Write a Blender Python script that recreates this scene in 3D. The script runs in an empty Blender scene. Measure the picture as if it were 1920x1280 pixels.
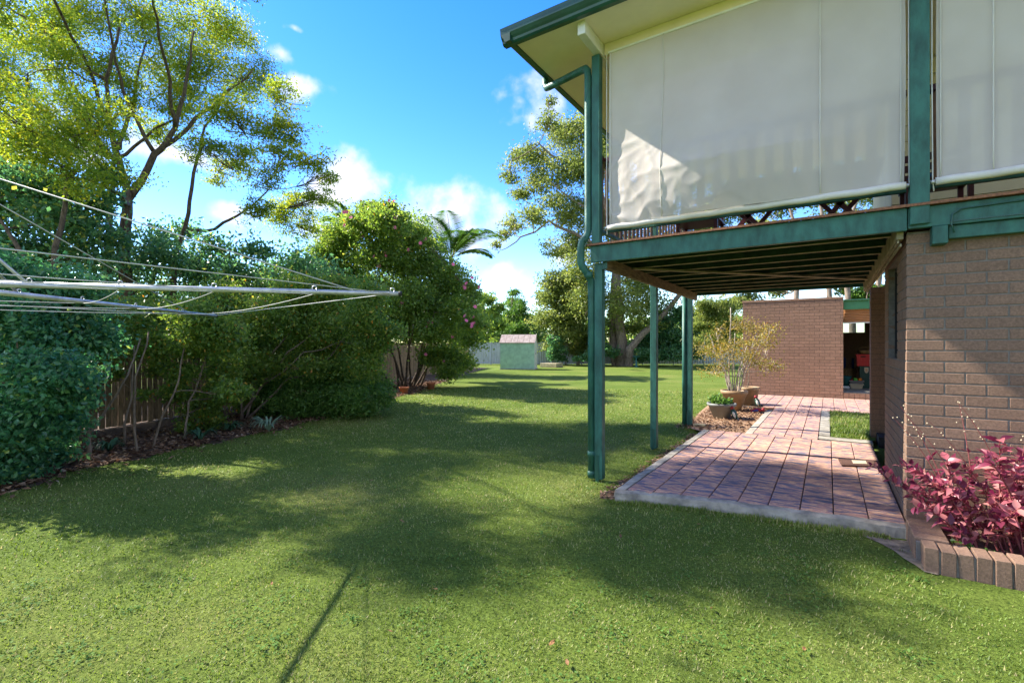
import bpy, bmesh, math, random
import numpy as np
from mathutils import Vector, Matrix
S = bpy.context.scene
COL = S.collection
R = math.radians
rng = np.random.default_rng(11)
random.seed(11)

# ------------------------------------------------------------------ camera
cam = bpy.data.objects.new('camera', bpy.data.cameras.new('camera'))
COL.objects.link(cam)
cam.location = (0, 0, 1.5)
cam.rotation_euler = (R(90), 0, R(33.2))
cam.data.lens = 17.0
cam.data.sensor_width = 36.0
cam.data.shift_y = 8 / 1920
cam.data.clip_start = 0.05
cam.data.clip_end = 1000
S.camera = cam

# ------------------------------------------------------------------ sky, sun, exposure
SUN_EL = R(41)
LIGHT = Vector((0.989 * math.cos(SUN_EL), 0.147 * math.cos(SUN_EL), -math.sin(SUN_EL)))
sun = bpy.data.objects.new('sun', bpy.data.lights.new('sun', 'SUN'))
COL.objects.link(sun)
sun.data.energy = 3.0
sun.data.angle = R(0.55)
sun.data.color = (1.0, 0.93, 0.80)
sun.rotation_euler = LIGHT.to_track_quat('-Z', 'Y').to_euler()
sun.location = (-30, -5, 30)
S.view_settings.view_transform = 'Standard'
S.view_settings.look = 'None'
S.view_settings.exposure = 2.32
S.view_settings.gamma = 1
S.cycles.use_denoising = True
S.cycles.max_bounces = 8
S.cycles.transparent_max_bounces = 12
S.cycles.caustics_reflective = False
S.cycles.caustics_refractive = False

def make_world():
    w = bpy.data.worlds.new('World'); S.world = w; w.use_nodes = True
    nt = w.node_tree; N = nt.nodes; L = nt.links; N.clear()
    out = N.new('ShaderNodeOutputWorld'); bg = N.new('ShaderNodeBackground')
    sky = N.new('ShaderNodeTexSky'); sky.sky_type = 'NISHITA'; sky.sun_disc = False
    sky.sun_elevation = SUN_EL; sky.sun_rotation = math.atan2(-LIGHT.x, -LIGHT.y)
    sky.air_density = 1.0; sky.dust_density = 0.05; sky.ozone_density = 2.5; sky.altitude = 30
    hs = N.new('ShaderNodeHueSaturation'); hs.inputs['Saturation'].default_value = 1.38; hs.inputs['Hue'].default_value = 0.518; hs.inputs['Value'].default_value = 0.87
    L.new(sky.outputs[0], hs.inputs['Color'])
    tc = N.new('ShaderNodeTexCoord')
    nz = N.new('ShaderNodeTexNoise'); nz.inputs['Scale'].default_value = 9; nz.inputs['Detail'].default_value = 9; nz.inputs['Roughness'].default_value = 0.6
    L.new(tc.outputs['Generated'], nz.inputs['Vector'])
    def math_(op, a, b=None, c=None, clamp=False):
        n = N.new('ShaderNodeMath'); n.operation = op; n.use_clamp = clamp
        for i, v in enumerate((a, b, c)):
            if v is None: continue
            if isinstance(v, (int, float)): n.inputs[i].default_value = v
            else: L.new(v, n.inputs[i])
        return n.outputs[0]
    # cumulus heaps: direction, angular size
    heaps = [((-0.6365, 0.7254, 0.2449), .115), ((-0.600, 0.7601, 0.220), .08), ((-0.668, 0.705, 0.210), .085), ((-0.7559, 0.5765, 0.3002), .075),
             ((-0.778, 0.560, 0.275), .045), ((-0.7642, 0.4958, 0.4125), .045), ((-0.7577, 0.4578, 0.465), .03), ((-0.724, 0.470, 0.505), .018),
             ((-0.449, 0.7667, 0.4588), .055), ((-0.475, 0.765, 0.435), .04), ((-0.9201, 0.2463, 0.2946), .085), ((-0.8802, 0.3477, 0.315), .055),
             ((-0.77, 0.60, 0.215), .05), ((-0.5513, 0.8225, 0.1396), .05), ((-0.4181, 0.8697, 0.2), .05), ((-0.86, 0.42, 0.22), .05),
             ((0.45, 0.80, 0.33), .16), ((0.8, 0.3, 0.45), .2), ((0.3, -0.8, 0.4), .22), ((-0.6, -0.65, 0.42), .17), ((0.75, -0.5, 0.3), .2), ((-0.2, 0.95, 0.16), .12)]
    wn = N.new('ShaderNodeTexNoise'); wn.inputs['Scale'].default_value = 7; wn.inputs['Detail'].default_value = 4; L.new(tc.outputs['Generated'], wn.inputs['Vector'])
    wa = N.new('ShaderNodeVectorMath'); wa.operation = 'MULTIPLY_ADD'; wa.inputs[1].default_value = (.16, .16, .16); wa.inputs[2].default_value = (-.08, -.08, -.08); L.new(wn.outputs['Color'], wa.inputs[0])
    wd = N.new('ShaderNodeVectorMath'); wd.operation = 'ADD'; L.new(tc.outputs['Generated'], wd.inputs[0]); L.new(wa.outputs[0], wd.inputs[1])
    acc = None
    for d, r in heaps:
        dn = Vector(d).normalized()
        vs = N.new('ShaderNodeVectorMath'); vs.operation = 'SUBTRACT'; vs.inputs[1].default_value = dn
        L.new(wd.outputs[0], vs.inputs[0])
        vm = N.new('ShaderNodeVectorMath'); vm.operation = 'MULTIPLY'; vm.inputs[1].default_value = (1, 1, 1.5)
        L.new(vs.outputs[0], vm.inputs[0])
        vl = N.new('ShaderNodeVectorMath'); vl.operation = 'LENGTH'; L.new(vm.outputs[0], vl.inputs[0])
        m = math_('MULTIPLY_ADD', vl.outputs['Value'], -1.0 / r, 1.0)
        acc = m if acc is None else math_('MAXIMUM', acc, m)
    # broken cloud added over the unseen sky for neutral fill, around one wide blue gap
    vd = N.new('ShaderNodeVectorMath'); vd.operation = 'DISTANCE'; vd.inputs[1].default_value = Vector((-0.50, 0.72, 0.48)).normalized()
    L.new(tc.outputs['Generated'], vd.inputs[0])
    gap = N.new('ShaderNodeMapRange'); gap.interpolation_type = 'SMOOTHSTEP'; gap.inputs['From Min'].default_value = 0.70; gap.inputs['From Max'].default_value = 1.15
    gap.inputs['To Min'].default_value = -0.60; gap.inputs['To Max'].default_value = 0.34
    L.new(vd.outputs['Value'], gap.inputs['Value'])
    nb = N.new('ShaderNodeTexNoise'); nb.inputs['Scale'].default_value = 2.6; nb.inputs['Detail'].default_value = 3
    L.new(tc.outputs['Generated'], nb.inputs['Vector'])
    gen = math_('ADD', gap.outputs[0], math_('MULTIPLY_ADD', nb.outputs['Fac'], 1.6, -0.8))
    acc = math_('MAXIMUM', acc, gen)
    d1 = math_('MULTIPLY_ADD', nz.outputs['Fac'], 2.2, -1.1)
    dens = math_('ADD', acc, d1)
    mask = N.new('ShaderNodeMapRange'); mask.interpolation_type = 'SMOOTHSTEP'
    mask.inputs['From Min'].default_value = -0.10; mask.inputs['From Max'].default_value = 0.75
    mask.inputs['To Max'].default_value = 0.92
    L.new(dens, mask.inputs['Value'])
    # cloud tone: brighter where dense, bluer grey where thin
    tone = N.new('ShaderNodeMapRange'); tone.inputs['From Min'].default_value = -.1; tone.inputs['From Max'].default_value = 1.0
    L.new(dens, tone.inputs['Value'])
    cr = N.new('ShaderNodeMix'); cr.data_type = 'RGBA'
    cr.inputs['A'].default_value = (2.0, 2.15, 2.35, 1); cr.inputs['B'].default_value = (2.6, 2.58, 2.55, 1)
    L.new(tone.outputs[0], cr.inputs['Factor'])
    mx = N.new('ShaderNodeMix'); mx.data_type = 'RGBA'
    L.new(mask.outputs[0], mx.inputs['Factor']); L.new(hs.outputs[0], mx.inputs['A']); L.new(cr.outputs['Result'], mx.inputs['B'])
    bg.inputs['Strength'].default_value = 0.105
    L.new(mx.outputs['Result'], bg.inputs['Color']); L.new(bg.outputs[0], out.inputs['Surface'])
make_world()

# ------------------------------------------------------------------ materials
def ramp(N, stops):
    n = N.new('ShaderNodeValToRGB'); e = n.color_ramp.elements
    while len(e) < len(stops): e.new(0.5)
    for i, (p, c) in enumerate(stops):
        e[i].position = p; e[i].color = (*c, 1)
    return n

def mat(name, col, rough=0.6, var=0.12, scale=6.0, obj_var=0.0, bump=0.0, bump_scale=60.0, col2=None, metal=0.0, stretch=(1, 1, 1), spec=0.35, detail=6):
    """painted / solid surface: base colour mottled by noise, optional second colour, per-object variation, fine relief"""
    m = bpy.data.materials.new(name); m.use_nodes = True
    nt = m.node_tree; N = nt.nodes; L = nt.links
    b = N['Principled BSDF']; b.inputs['Roughness'].default_value = rough; b.inputs['Metallic'].default_value = metal
    b.inputs['Specular IOR Level'].default_value = spec
    tc = N.new('ShaderNodeTexCoord'); oi = N.new('ShaderNodeObjectInfo')
    mp = N.new('ShaderNodeMapping'); mp.inputs['Scale'].default_value = stretch
    ad = N.new('ShaderNodeVectorMath'); ad.operation = 'MULTIPLY_ADD'; ad.inputs[1].default_value = (1, 1, 1)
    cmb = N.new('ShaderNodeCombineXYZ'); ml = N.new('ShaderNodeMath'); ml.operation = 'MULTIPLY'; ml.inputs[1].default_value = 37.0
    L.new(oi.outputs['Random'], ml.inputs[0]); L.new(ml.outputs[0], cmb.inputs[0]); L.new(ml.outputs[0], cmb.inputs[1])
    L.new(tc.outputs['Object'], ad.inputs[0]); L.new(cmb.outputs[0], ad.inputs[2])
    L.new(ad.outputs[0], mp.inputs['Vector'])
    nz = N.new('ShaderNodeTexNoise'); nz.inputs['Scale'].default_value = scale; nz.inputs['Detail'].default_value = detail; nz.inputs['Roughness'].default_value = 0.62
    L.new(mp.outputs[0], nz.inputs['Vector'])
    c2 = col2 if col2 else tuple(min(1, c * (1 - 2.2 * var)) for c in col)
    c1 = tuple(min(1, c * (1 + var)) for c in col)
    rp = ramp(N, [(0.33, c2), (0.66, c1)])
    L.new(nz.outputs['Fac'], rp.inputs['Fac'])
    o = rp.outputs['Color']
    if obj_var:
        hs = N.new('ShaderNodeHueSaturation')
        mr = N.new('ShaderNodeMapRange'); mr.inputs['To Min'].default_value = 1 - obj_var; mr.inputs['To Max'].default_value = 1 + obj_var
        L.new(oi.outputs['Random'], mr.inputs['Value']); L.new(mr.outputs[0], hs.inputs['Value']); L.new(o, hs.inputs['Color'])
        o = hs.outputs['Color']
    L.new(o, b.inputs['Base Color'])
    if bump:
        n2 = N.new('ShaderNodeTexNoise'); n2.inputs['Scale'].default_value = bump_scale; n2.inputs['Detail'].default_value = 5
        L.new(mp.outputs[0], n2.inputs['Vector'])
        bp = N.new('ShaderNodeBump'); bp.inputs['Strength'].default_value = bump; bp.inputs['Distance'].default_value = 0.01
        L.new(n2.outputs['Fac'], bp.inputs['Height']); L.new(bp.outputs[0], b.inputs['Normal'])
    return m

def leaf_mat(name, stops, trans=0.35, rough=0.45, spec=0.3):
    """thin leaf: colour from the per-leaf value 'v', part of the light passes through"""
    m = bpy.data.materials.new(name); m.use_nodes = True
    nt = m.node_tree; N = nt.nodes; L = nt.links
    b = N['Principled BSDF']; out = N['Material Output']
    b.inputs['Roughness'].default_value = rough; b.inputs['Specular IOR Level'].default_value = spec
    at = N.new('ShaderNodeAttribute'); at.attribute_name = 'v'
    rp = ramp(N, stops); L.new(at.outputs['Fac'], rp.inputs['Fac'])
    tl = N.new('ShaderNodeBsdfTranslucent'); mx = N.new('ShaderNodeMixShader'); mx.inputs[0].default_value = trans
    br = N.new('ShaderNodeHueSaturation'); br.inputs['Value'].default_value = 1.9; br.inputs['Saturation'].default_value = 1.1; br.inputs['Hue'].default_value = 0.485
    L.new(rp.outputs[0], b.inputs['Base Color']); L.new(rp.outputs[0], br.inputs['Color']); L.new(br.outputs[0], tl.inputs['Color'])
    L.new(b.outputs[0], mx.inputs[1]); L.new(tl.outputs[0], mx.inputs[2]); L.new(mx.outputs[0], out.inputs['Surface'])
    return m

M = {}
M['green'] = mat('green_paint', (0.032, 0.130, 0.100), 0.48, 0.20, 7, bump=0.25, bump_scale=60, stretch=(1.6, 1, 0.6))
M['green_metal'] = mat('green_gutter_metal', (0.014, 0.075, 0.060), 0.28, 0.12, 3, spec=0.5)
M['timber'] = mat('weathered_timber', (0.20, 0.15, 0.085), 0.75, 0.25, 8, obj_var=0.15, bump=0.3, bump_scale=50, stretch=(1, 1, 6))
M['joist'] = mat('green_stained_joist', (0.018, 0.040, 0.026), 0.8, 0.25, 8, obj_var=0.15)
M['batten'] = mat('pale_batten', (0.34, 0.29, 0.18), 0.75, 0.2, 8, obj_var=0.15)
M['deck_under'] = mat('dark_deck_boards', (0.055, 0.040, 0.028), 0.7, 0.25, 8, obj_var=0.15)  # darker brown than the deck edge and verandah floor
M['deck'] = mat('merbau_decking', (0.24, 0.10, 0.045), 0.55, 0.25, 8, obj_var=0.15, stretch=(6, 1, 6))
M['cream'] = mat('cream_paint', (0.80, 0.71, 0.50), 0.55, 0.05, 2)
M['soffit'] = mat('soffit_paint', (0.92, 0.82, 0.68), 0.6, 0.05, 1.2)
M['white'] = mat('white_paint', (0.78, 0.77, 0.72), 0.5, 0.06, 3)
M['maroon'] = mat('maroon_paint', (0.09, 0.018, 0.022), 0.4, 0.15, 6)
M['brown'] = mat('brown_pickets', (0.20, 0.10, 0.06), 0.6, 0.15, 6)
M['brick'] = mat('textured_brown_brick', (0.228, 0.142, 0.098), 0.85, 0.15, 70, obj_var=0.10, bump=0.30, bump_scale=190)
M['garage_brick'] = mat('smooth_brown_brick', (0.275, 0.162, 0.112), 0.85, 0.10, 30, obj_var=0.10, bump=0.3, bump_scale=100)
M['mortar'] = mat('grey_mortar', (0.20, 0.18, 0.16), 0.95, 0.12, 20, bump=0.4, bump_scale=150)
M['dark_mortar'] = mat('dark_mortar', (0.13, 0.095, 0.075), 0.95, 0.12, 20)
M['concrete'] = mat('concrete', (0.34, 0.31, 0.255), 0.9, 0.22, 7, bump=0.35, bump_scale=70)
M['floor'] = mat('garage_concrete', (0.30, 0.28, 0.25), 0.9, 0.15, 3)
M['sandy'] = mat('sandy_soil', (0.26, 0.21, 0.15), 0.95, 0.25, 14, bump=0.7, bump_scale=60)
M['sand'] = mat('paver_bedding', (0.075, 0.06, 0.05), 0.95, 0.2, 30, bump=0.3, bump_scale=80)
M['soil'] = mat('bark_soil', (0.115, 0.070, 0.048), 0.95, 0.28, 14, bump=0.8, bump_scale=35)
M['mulch'] = mat('pale_mulch', (0.36, 0.22, 0.13), 0.95, 0.25, 25, bump=0.8, bump_scale=60)
M['fence_wood'] = mat('grey_brown_paling', (0.30, 0.20, 0.11), 0.9, 0.25, 6, obj_var=0.25, bump=0.4, bump_scale=30, stretch=(6, 6, 1))
M['steel_fence'] = mat('grey_steel_sheet', (0.42, 0.45, 0.47), 0.5, 0.06, 2, obj_var=0.05)
M['shed_green'] = mat('pale_green_sheet', (0.36, 0.56, 0.43), 0.55, 0.10, 3, bump=0.1)
M['shed_white'] = mat('shed_trim', (0.62, 0.64, 0.56), 0.55, 0.08, 3)
M['rust'] = mat('rusted_roof', (0.29, 0.245, 0.23), 0.7, 0.2, 5, col2=(0.21, 0.155, 0.14))
M['galv'] = mat('galvanised_steel', (0.55, 0.56, 0.57), 0.38, 0.14, 14, metal=0.55)
M['wire'] = mat('pvc_coated_line', (0.52, 0.52, 0.50), 0.5, 0.08, 8)
M['bark'] = mat('brown_bark', (0.130, 0.095, 0.068), 0.95, 0.3, 9, bump=0.8, bump_scale=25, stretch=(3, 3, 1))
M['pale_bark'] = mat('pale_bark', (0.26, 0.205, 0.165), 0.95, 0.25, 4, bump=0.6, bump_scale=10, stretch=(3, 3, 1))
M['grey_stem'] = mat('grey_stem', (0.20, 0.15, 0.11), 0.9, 0.2, 12)
M['red_stem'] = mat('red_stem', (0.20, 0.05, 0.05), 0.7, 0.2, 12)
M['tan_pot'] = mat('tan_plastic_pot', (0.32, 0.21, 0.12), 0.6, 0.12, 7, bump=0.1)
M['grey_pot'] = mat('grey_plastic_pot', (0.15, 0.145, 0.135), 0.55, 0.2, 7, col2=(0.20, 0.22, 0.22))
M['terracotta'] = mat('terracotta', (0.48, 0.16, 0.075), 0.8, 0.12, 7)
M['potting'] = mat('potting_mix', (0.05, 0.035, 0.025), 0.95, 0.3, 30, bump=0.6)
M['red_plastic'] = mat('red_plastic', (0.62, 0.02, 0.03), 0.4, 0.06, 4)
M['orange_plastic'] = mat('orange_plastic', (0.75, 0.20, 0.02), 0.4, 0.06, 4)
M['lime_plastic'] = mat('lime_plastic', (0.12, 0.50, 0.07), 0.4, 0.06, 4)
M['dark_green_plastic'] = mat('dark_green_plastic', (0.015, 0.06, 0.045), 0.5, 0.08, 4)
M['teal_plastic'] = mat('teal_plastic', (0.03, 0.14, 0.14), 0.5, 0.08, 4)
M['beige_plastic'] = mat('beige_plastic', (0.55, 0.45, 0.31), 0.5, 0.06, 4)
M['grey_plastic'] = mat('grey_plastic', (0.20, 0.18, 0.18), 0.5, 0.06, 4)
M['blue'] = mat('blue_fabric', (0.02, 0.05, 0.22), 0.8, 0.1, 4)
M['wicker'] = mat('wicker', (0.30, 0.19, 0.09), 0.8, 0.25, 40, bump=0.5)
M['roller'] = mat('tan_roller_door', (0.55, 0.28, 0.13), 0.5, 0.05, 3)
M['garage_green'] = mat('green_fascia_paint', (0.075, 0.25, 0.12), 0.5, 0.08, 3)
M['doormat'] = mat('coir_mat', (0.12, 0.06, 0.045), 0.95, 0.2, 60, bump=0.7, bump_scale=150)
M['mat_print'] = mat('mat_print', (0.55, 0.46, 0.34), 0.95, 0.1, 60)
M['black'] = mat('dark_interior', (0.02, 0.02, 0.022), 0.7, 0.1, 4)
M['roof'] = mat('roof_sheet', (0.05, 0.13, 0.10), 0.5, 0.1, 3)
M['bird_red'] = mat('painted_red', (0.28, 0.02, 0.03), 0.4, 0.1, 6)
M['bird_green'] = mat('painted_dark_green', (0.02, 0.07, 0.05), 0.4, 0.1, 6)
M['pink'] = mat('pink_petal', (0.80, 0.20, 0.36), 0.6, 0.15, 20)
M['paver'] = None

def paver_mat():
    m = bpy.data.materials.new('blended_clay_paver'); m.use_nodes = True
    nt = m.node_tree; N = nt.nodes; L = nt.links; b = N['Principled BSDF']; b.inputs['Roughness'].default_value = 0.85
    b.inputs['Specular IOR Level'].default_value = 0.25
    tc = N.new('ShaderNodeTexCoord'); oi = N.new('ShaderNodeObjectInfo')
    ml = N.new('ShaderNodeMath'); ml.operation = 'MULTIPLY'; ml.inputs[1].default_value = 71.0; L.new(oi.outputs['Random'], ml.inputs[0])
    cmb = N.new('ShaderNodeCombineXYZ'); L.new(ml.outputs[0], cmb.inputs[1]); L.new(ml.outputs[0], cmb.inputs[0])
    ad = N.new('ShaderNodeVectorMath'); ad.operation = 'ADD'; L.new(tc.outputs['Object'], ad.inputs[0]); L.new(cmb.outputs[0], ad.inputs[1])
    mp = N.new('ShaderNodeMapping'); mp.inputs['Scale'].default_value = (1.0, 3.2, 1); L.new(ad.outputs[0], mp.inputs['Vector'])
    nz = N.new('ShaderNodeTexNoise'); nz.inputs['Scale'].default_value = 5.2; nz.inputs['Detail'].default_value = 4; nz.inputs['Roughness'].default_value = 0.6
    L.new(mp.outputs[0], nz.inputs['Vector'])
    rp = ramp(N, [(0.40, (0.115, 0.115, 0.155)), (0.46, (0.26, 0.18, 0.19)), (0.505, (0.42, 0.22, 0.165)), (0.55, (0.60, 0.38, 0.24)), (0.60, (0.36, 0.19, 0.165))])
    L.new(nz.outputs['Fac'], rp.inputs['Fac'])
    hs = N.new('ShaderNodeHueSaturation'); mr = N.new('ShaderNodeMapRange'); mr.inputs['To Min'].default_value = 0.88; mr.inputs['To Max'].default_value = 1.12
    L.new(oi.outputs['Random'], mr.inputs['Value']); L.new(mr.outputs[0], hs.inputs['Value']); L.new(rp.outputs[0], hs.inputs['Color'])
    L.new(hs.outputs[0], b.inputs['Base Color'])
    n2 = N.new('ShaderNodeTexNoise'); n2.inputs['Scale'].default_value = 90; L.new(ad.outputs[0], n2.inputs['Vector'])
    bp = N.new('ShaderNodeBump'); bp.inputs['Strength'].default_value = 0.35; bp.inputs['Distance'].default_value = 0.008
    L.new(n2.outputs['Fac'], bp.inputs['Height']); L.new(bp.outputs[0], b.inputs['Normal'])
    return m
M['paver'] = paver_mat()

def fabric_mat():
    m = bpy.data.materials.new('woven_blind_fabric'); m.use_nodes = True
    nt = m.node_tree; N = nt.nodes; L = nt.links; b = N['Principled BSDF']; out = N['Material Output']
    b.inputs['Roughness'].default_value = 0.9; b.inputs['Specular IOR Level'].default_value = 0.1
    tc = N.new('ShaderNodeTexCoord'); nz = N.new('ShaderNodeTexNoise'); nz.inputs['Scale'].default_value = 3; nz.inputs['Detail'].default_value = 7
    L.new(tc.outputs['Object'], nz.inputs['Vector'])
    rp = ramp(N, [(0.3, (0.80, 0.735, 0.675)), (0.7, (0.90, 0.835, 0.775))]); L.new(nz.outputs['Fac'], rp.inputs['Fac'])
    L.new(rp.outputs[0], b.inputs['Base Color'])
    w = N.new('ShaderNodeTexNoise'); w.inputs['Scale'].default_value = 260; L.new(tc.outputs['Object'], w.inputs['Vector'])
    bp = N.new('ShaderNodeBump'); bp.inputs['Strength'].default_value = 0.15; bp.inputs['Distance'].default_value = 0.003
    L.new(w.outputs['Fac'], bp.inputs['Height']); L.new(bp.outputs[0], b.inputs['Normal'])
    tl = N.new('ShaderNodeBsdfTranslucent'); tl.inputs['Color'].default_value = (0.66, 0.62, 0.54, 1)
    tp = N.new('ShaderNodeBsdfTransparent')
    m1 = N.new('ShaderNodeMixShader'); m1.inputs[0].default_value = 0.35; m2 = N.new('ShaderNodeMixShader'); m2.inputs[0].default_value = 0.20
    L.new(b.outputs[0], m1.inputs[1]); L.new(tl.outputs[0], m1.inputs[2]); L.new(m1.outputs[0], m2.inputs[1]); L.new(tp.outputs[0], m2.inputs[2])
    L.new(m2.outputs[0], out.inputs['Surface'])
    return m
M['fabric'] = fabric_mat()

def glass_mat(name, tint=(0.02, 0.025, 0.03), trans=0.0):
    m = bpy.data.materials.new(name); m.use_nodes = True
    nt = m.node_tree; N = nt.nodes; L = nt.links; b = N['Principled BSDF']; out = N['Material Output']
    b.inputs['Base Color'].default_value = (*tint, 1); b.inputs['Roughness'].default_value = 0.06; b.inputs['Specular IOR Level'].default_value = 0.6
    if trans:
        tp = N.new('ShaderNodeBsdfTransparent'); tp.inputs['Color'].default_value = (0.85, 0.9, 0.88, 1)
        mx = N.new('ShaderNodeMixShader'); mx.inputs[0].default_value = trans
        L.new(b.outputs[0], mx.inputs[1]); L.new(tp.outputs[0], mx.inputs[2]); L.new(mx.outputs[0], out.inputs['Surface'])
    return m
M['glass'] = glass_mat('dark_window_glass')
M['clear_glass'] = glass_mat('clear_glass', trans=0.8)

def ground_mat():
    m = bpy.data.materials.new('mown_lawn'); m.use_nodes = True
    nt = m.node_tree; N = nt.nodes; L = nt.links; b = N['Principled BSDF']; b.inputs['Roughness'].default_value = 0.95
    b.inputs['Specular IOR Level'].default_value = 0.08
    tc = N.new('ShaderNodeTexCoord')
    n1 = N.new('ShaderNodeTexNoise'); n1.inputs['Scale'].default_value = 0.55; n1.inputs['Detail'].default_value = 4
    n2 = N.new('ShaderNodeTexNoise'); n2.inputs['Scale'].default_value = 45; n2.inputs['Detail'].default_value = 6; n2.inputs['Roughness'].default_value = 0.7
    L.new(tc.outputs['Object'], n1.inputs['Vector']); L.new(tc.outputs['Object'], n2.inputs['Vector'])
    r1 = ramp(N, [(0.30, (0.115, 0.180, 0.030)), (0.55, (0.165, 0.225, 0.046)), (0.75, (0.235, 0.25, 0.075))])
    L.new(n1.outputs['Fac'], r1.inputs['Fac'])
    r2 = ramp(N, [(0.33, (0.30, 0.33, 0.28)), (0.70, (1.25, 1.22, 1.15))]); L.new(n2.outputs['Fac'], r2.inputs['Fac'])
    mx = N.new('ShaderNodeMix'); mx.data_type = 'RGBA'; mx.blend_type = 'MULTIPLY'; mx.inputs['Factor'].default_value = 1
    L.new(r1.outputs[0], mx.inputs['A']); L.new(r2.outputs[0], mx.inputs['B']); L.new(mx.outputs['Result'], b.inputs['Base Color'])
    bp = N.new('ShaderNodeBump'); bp.inputs['Strength'].default_value = 0.9; bp.inputs['Distance'].default_value = 0.03
    L.new(n2.outputs['Fac'], bp.inputs['Height']); L.new(bp.outputs[0], b.inputs['Normal'])
    return m
M['lawn'] = ground_mat()
M['grass'] = leaf_mat('grass_blade', [(0.0, (0.075, 0.120, 0.020)), (0.35, (0.125, 0.205, 0.034)), (0.62, (0.205, 0.275, 0.060)), (0.88, (0.33, 0.33, 0.12)), (1.0, (0.38, 0.34, 0.17))], 0.32, 0.5, 0.25)
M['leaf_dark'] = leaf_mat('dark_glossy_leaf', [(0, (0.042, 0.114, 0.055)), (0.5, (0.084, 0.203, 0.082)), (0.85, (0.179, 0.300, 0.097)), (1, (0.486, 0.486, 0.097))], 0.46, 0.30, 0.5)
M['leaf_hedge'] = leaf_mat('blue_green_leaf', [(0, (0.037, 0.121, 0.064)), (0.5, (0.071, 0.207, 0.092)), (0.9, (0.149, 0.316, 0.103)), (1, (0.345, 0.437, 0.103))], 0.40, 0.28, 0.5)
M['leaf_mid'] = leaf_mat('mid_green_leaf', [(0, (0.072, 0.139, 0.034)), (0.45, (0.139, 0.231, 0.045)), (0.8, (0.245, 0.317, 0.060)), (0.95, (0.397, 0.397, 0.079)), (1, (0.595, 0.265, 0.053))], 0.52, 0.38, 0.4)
M['leaf_feather'] = leaf_mat('feathery_leaf', [(0, (0.094, 0.175, 0.035)), (0.4, (0.175, 0.256, 0.040)), (0.75, (0.300, 0.331, 0.045)), (1, (0.500, 0.388, 0.043))], 0.60, 0.5, 0.2)
M['leaf_gum'] = leaf_mat('olive_leaf', [(0, (0.095, 0.140, 0.040)), (0.5, (0.168, 0.218, 0.058)), (0.85, (0.258, 0.280, 0.078)), (1, (0.381, 0.325, 0.101))], 0.50, 0.45, 0.35)
M['leaf_bright'] = leaf_mat('bright_green_leaf', [(0, (0.044, 0.112, 0.025)), (0.5, (0.094, 0.200, 0.037)), (1, (0.200, 0.288, 0.062))], 0.35, 0.4, 0.35)
M['leaf_weed'] = leaf_mat('clover_leaf', [(0, (0.05, 0.12, 0.025)), (0.5, (0.10, 0.19, 0.04)), (1, (0.20, 0.27, 0.07))], 0.2, 0.7, 0.1)
M['leaf_pot'] = leaf_mat('yellowing_leaf', [(0, (0.13, 0.14, 0.03)), (0.5, (0.26, 0.22, 0.05)), (0.8, (0.38, 0.26, 0.05)), (1, (0.42, 0.13, 0.03))], 0.35, 0.5, 0.3)
M['leaf_red'] = leaf_mat('burgundy_leaf', [(0, (0.08, 0.012, 0.036)), (0.35, (0.20, 0.035, 0.070)), (0.65, (0.36, 0.095, 0.125)), (1, (0.50, 0.23, 0.21))], 0.32, 0.36, 0.5)
M['litter'] = leaf_mat('leaf_litter', [(0, (0.05, 0.028, 0.018)), (0.5, (0.15, 0.085, 0.05)), (0.85, (0.28, 0.17, 0.10)), (1, (0.42, 0.32, 0.22))], 0.1, 0.8, 0.1)

def red_leaf_object_mat():
    m = M['leaf_red'].copy(); m.name = 'burgundy_single_leaf'
    nt = m.node_tree; N = nt.nodes; L = nt.links
    oi = N.new('ShaderNodeObjectInfo')
    for n in N:
        if n.type == 'VALTORGB': L.new(oi.outputs['Random'], n.inputs['Fac'])
    return m
M['leaf_red_single'] = red_leaf_object_mat()

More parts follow.
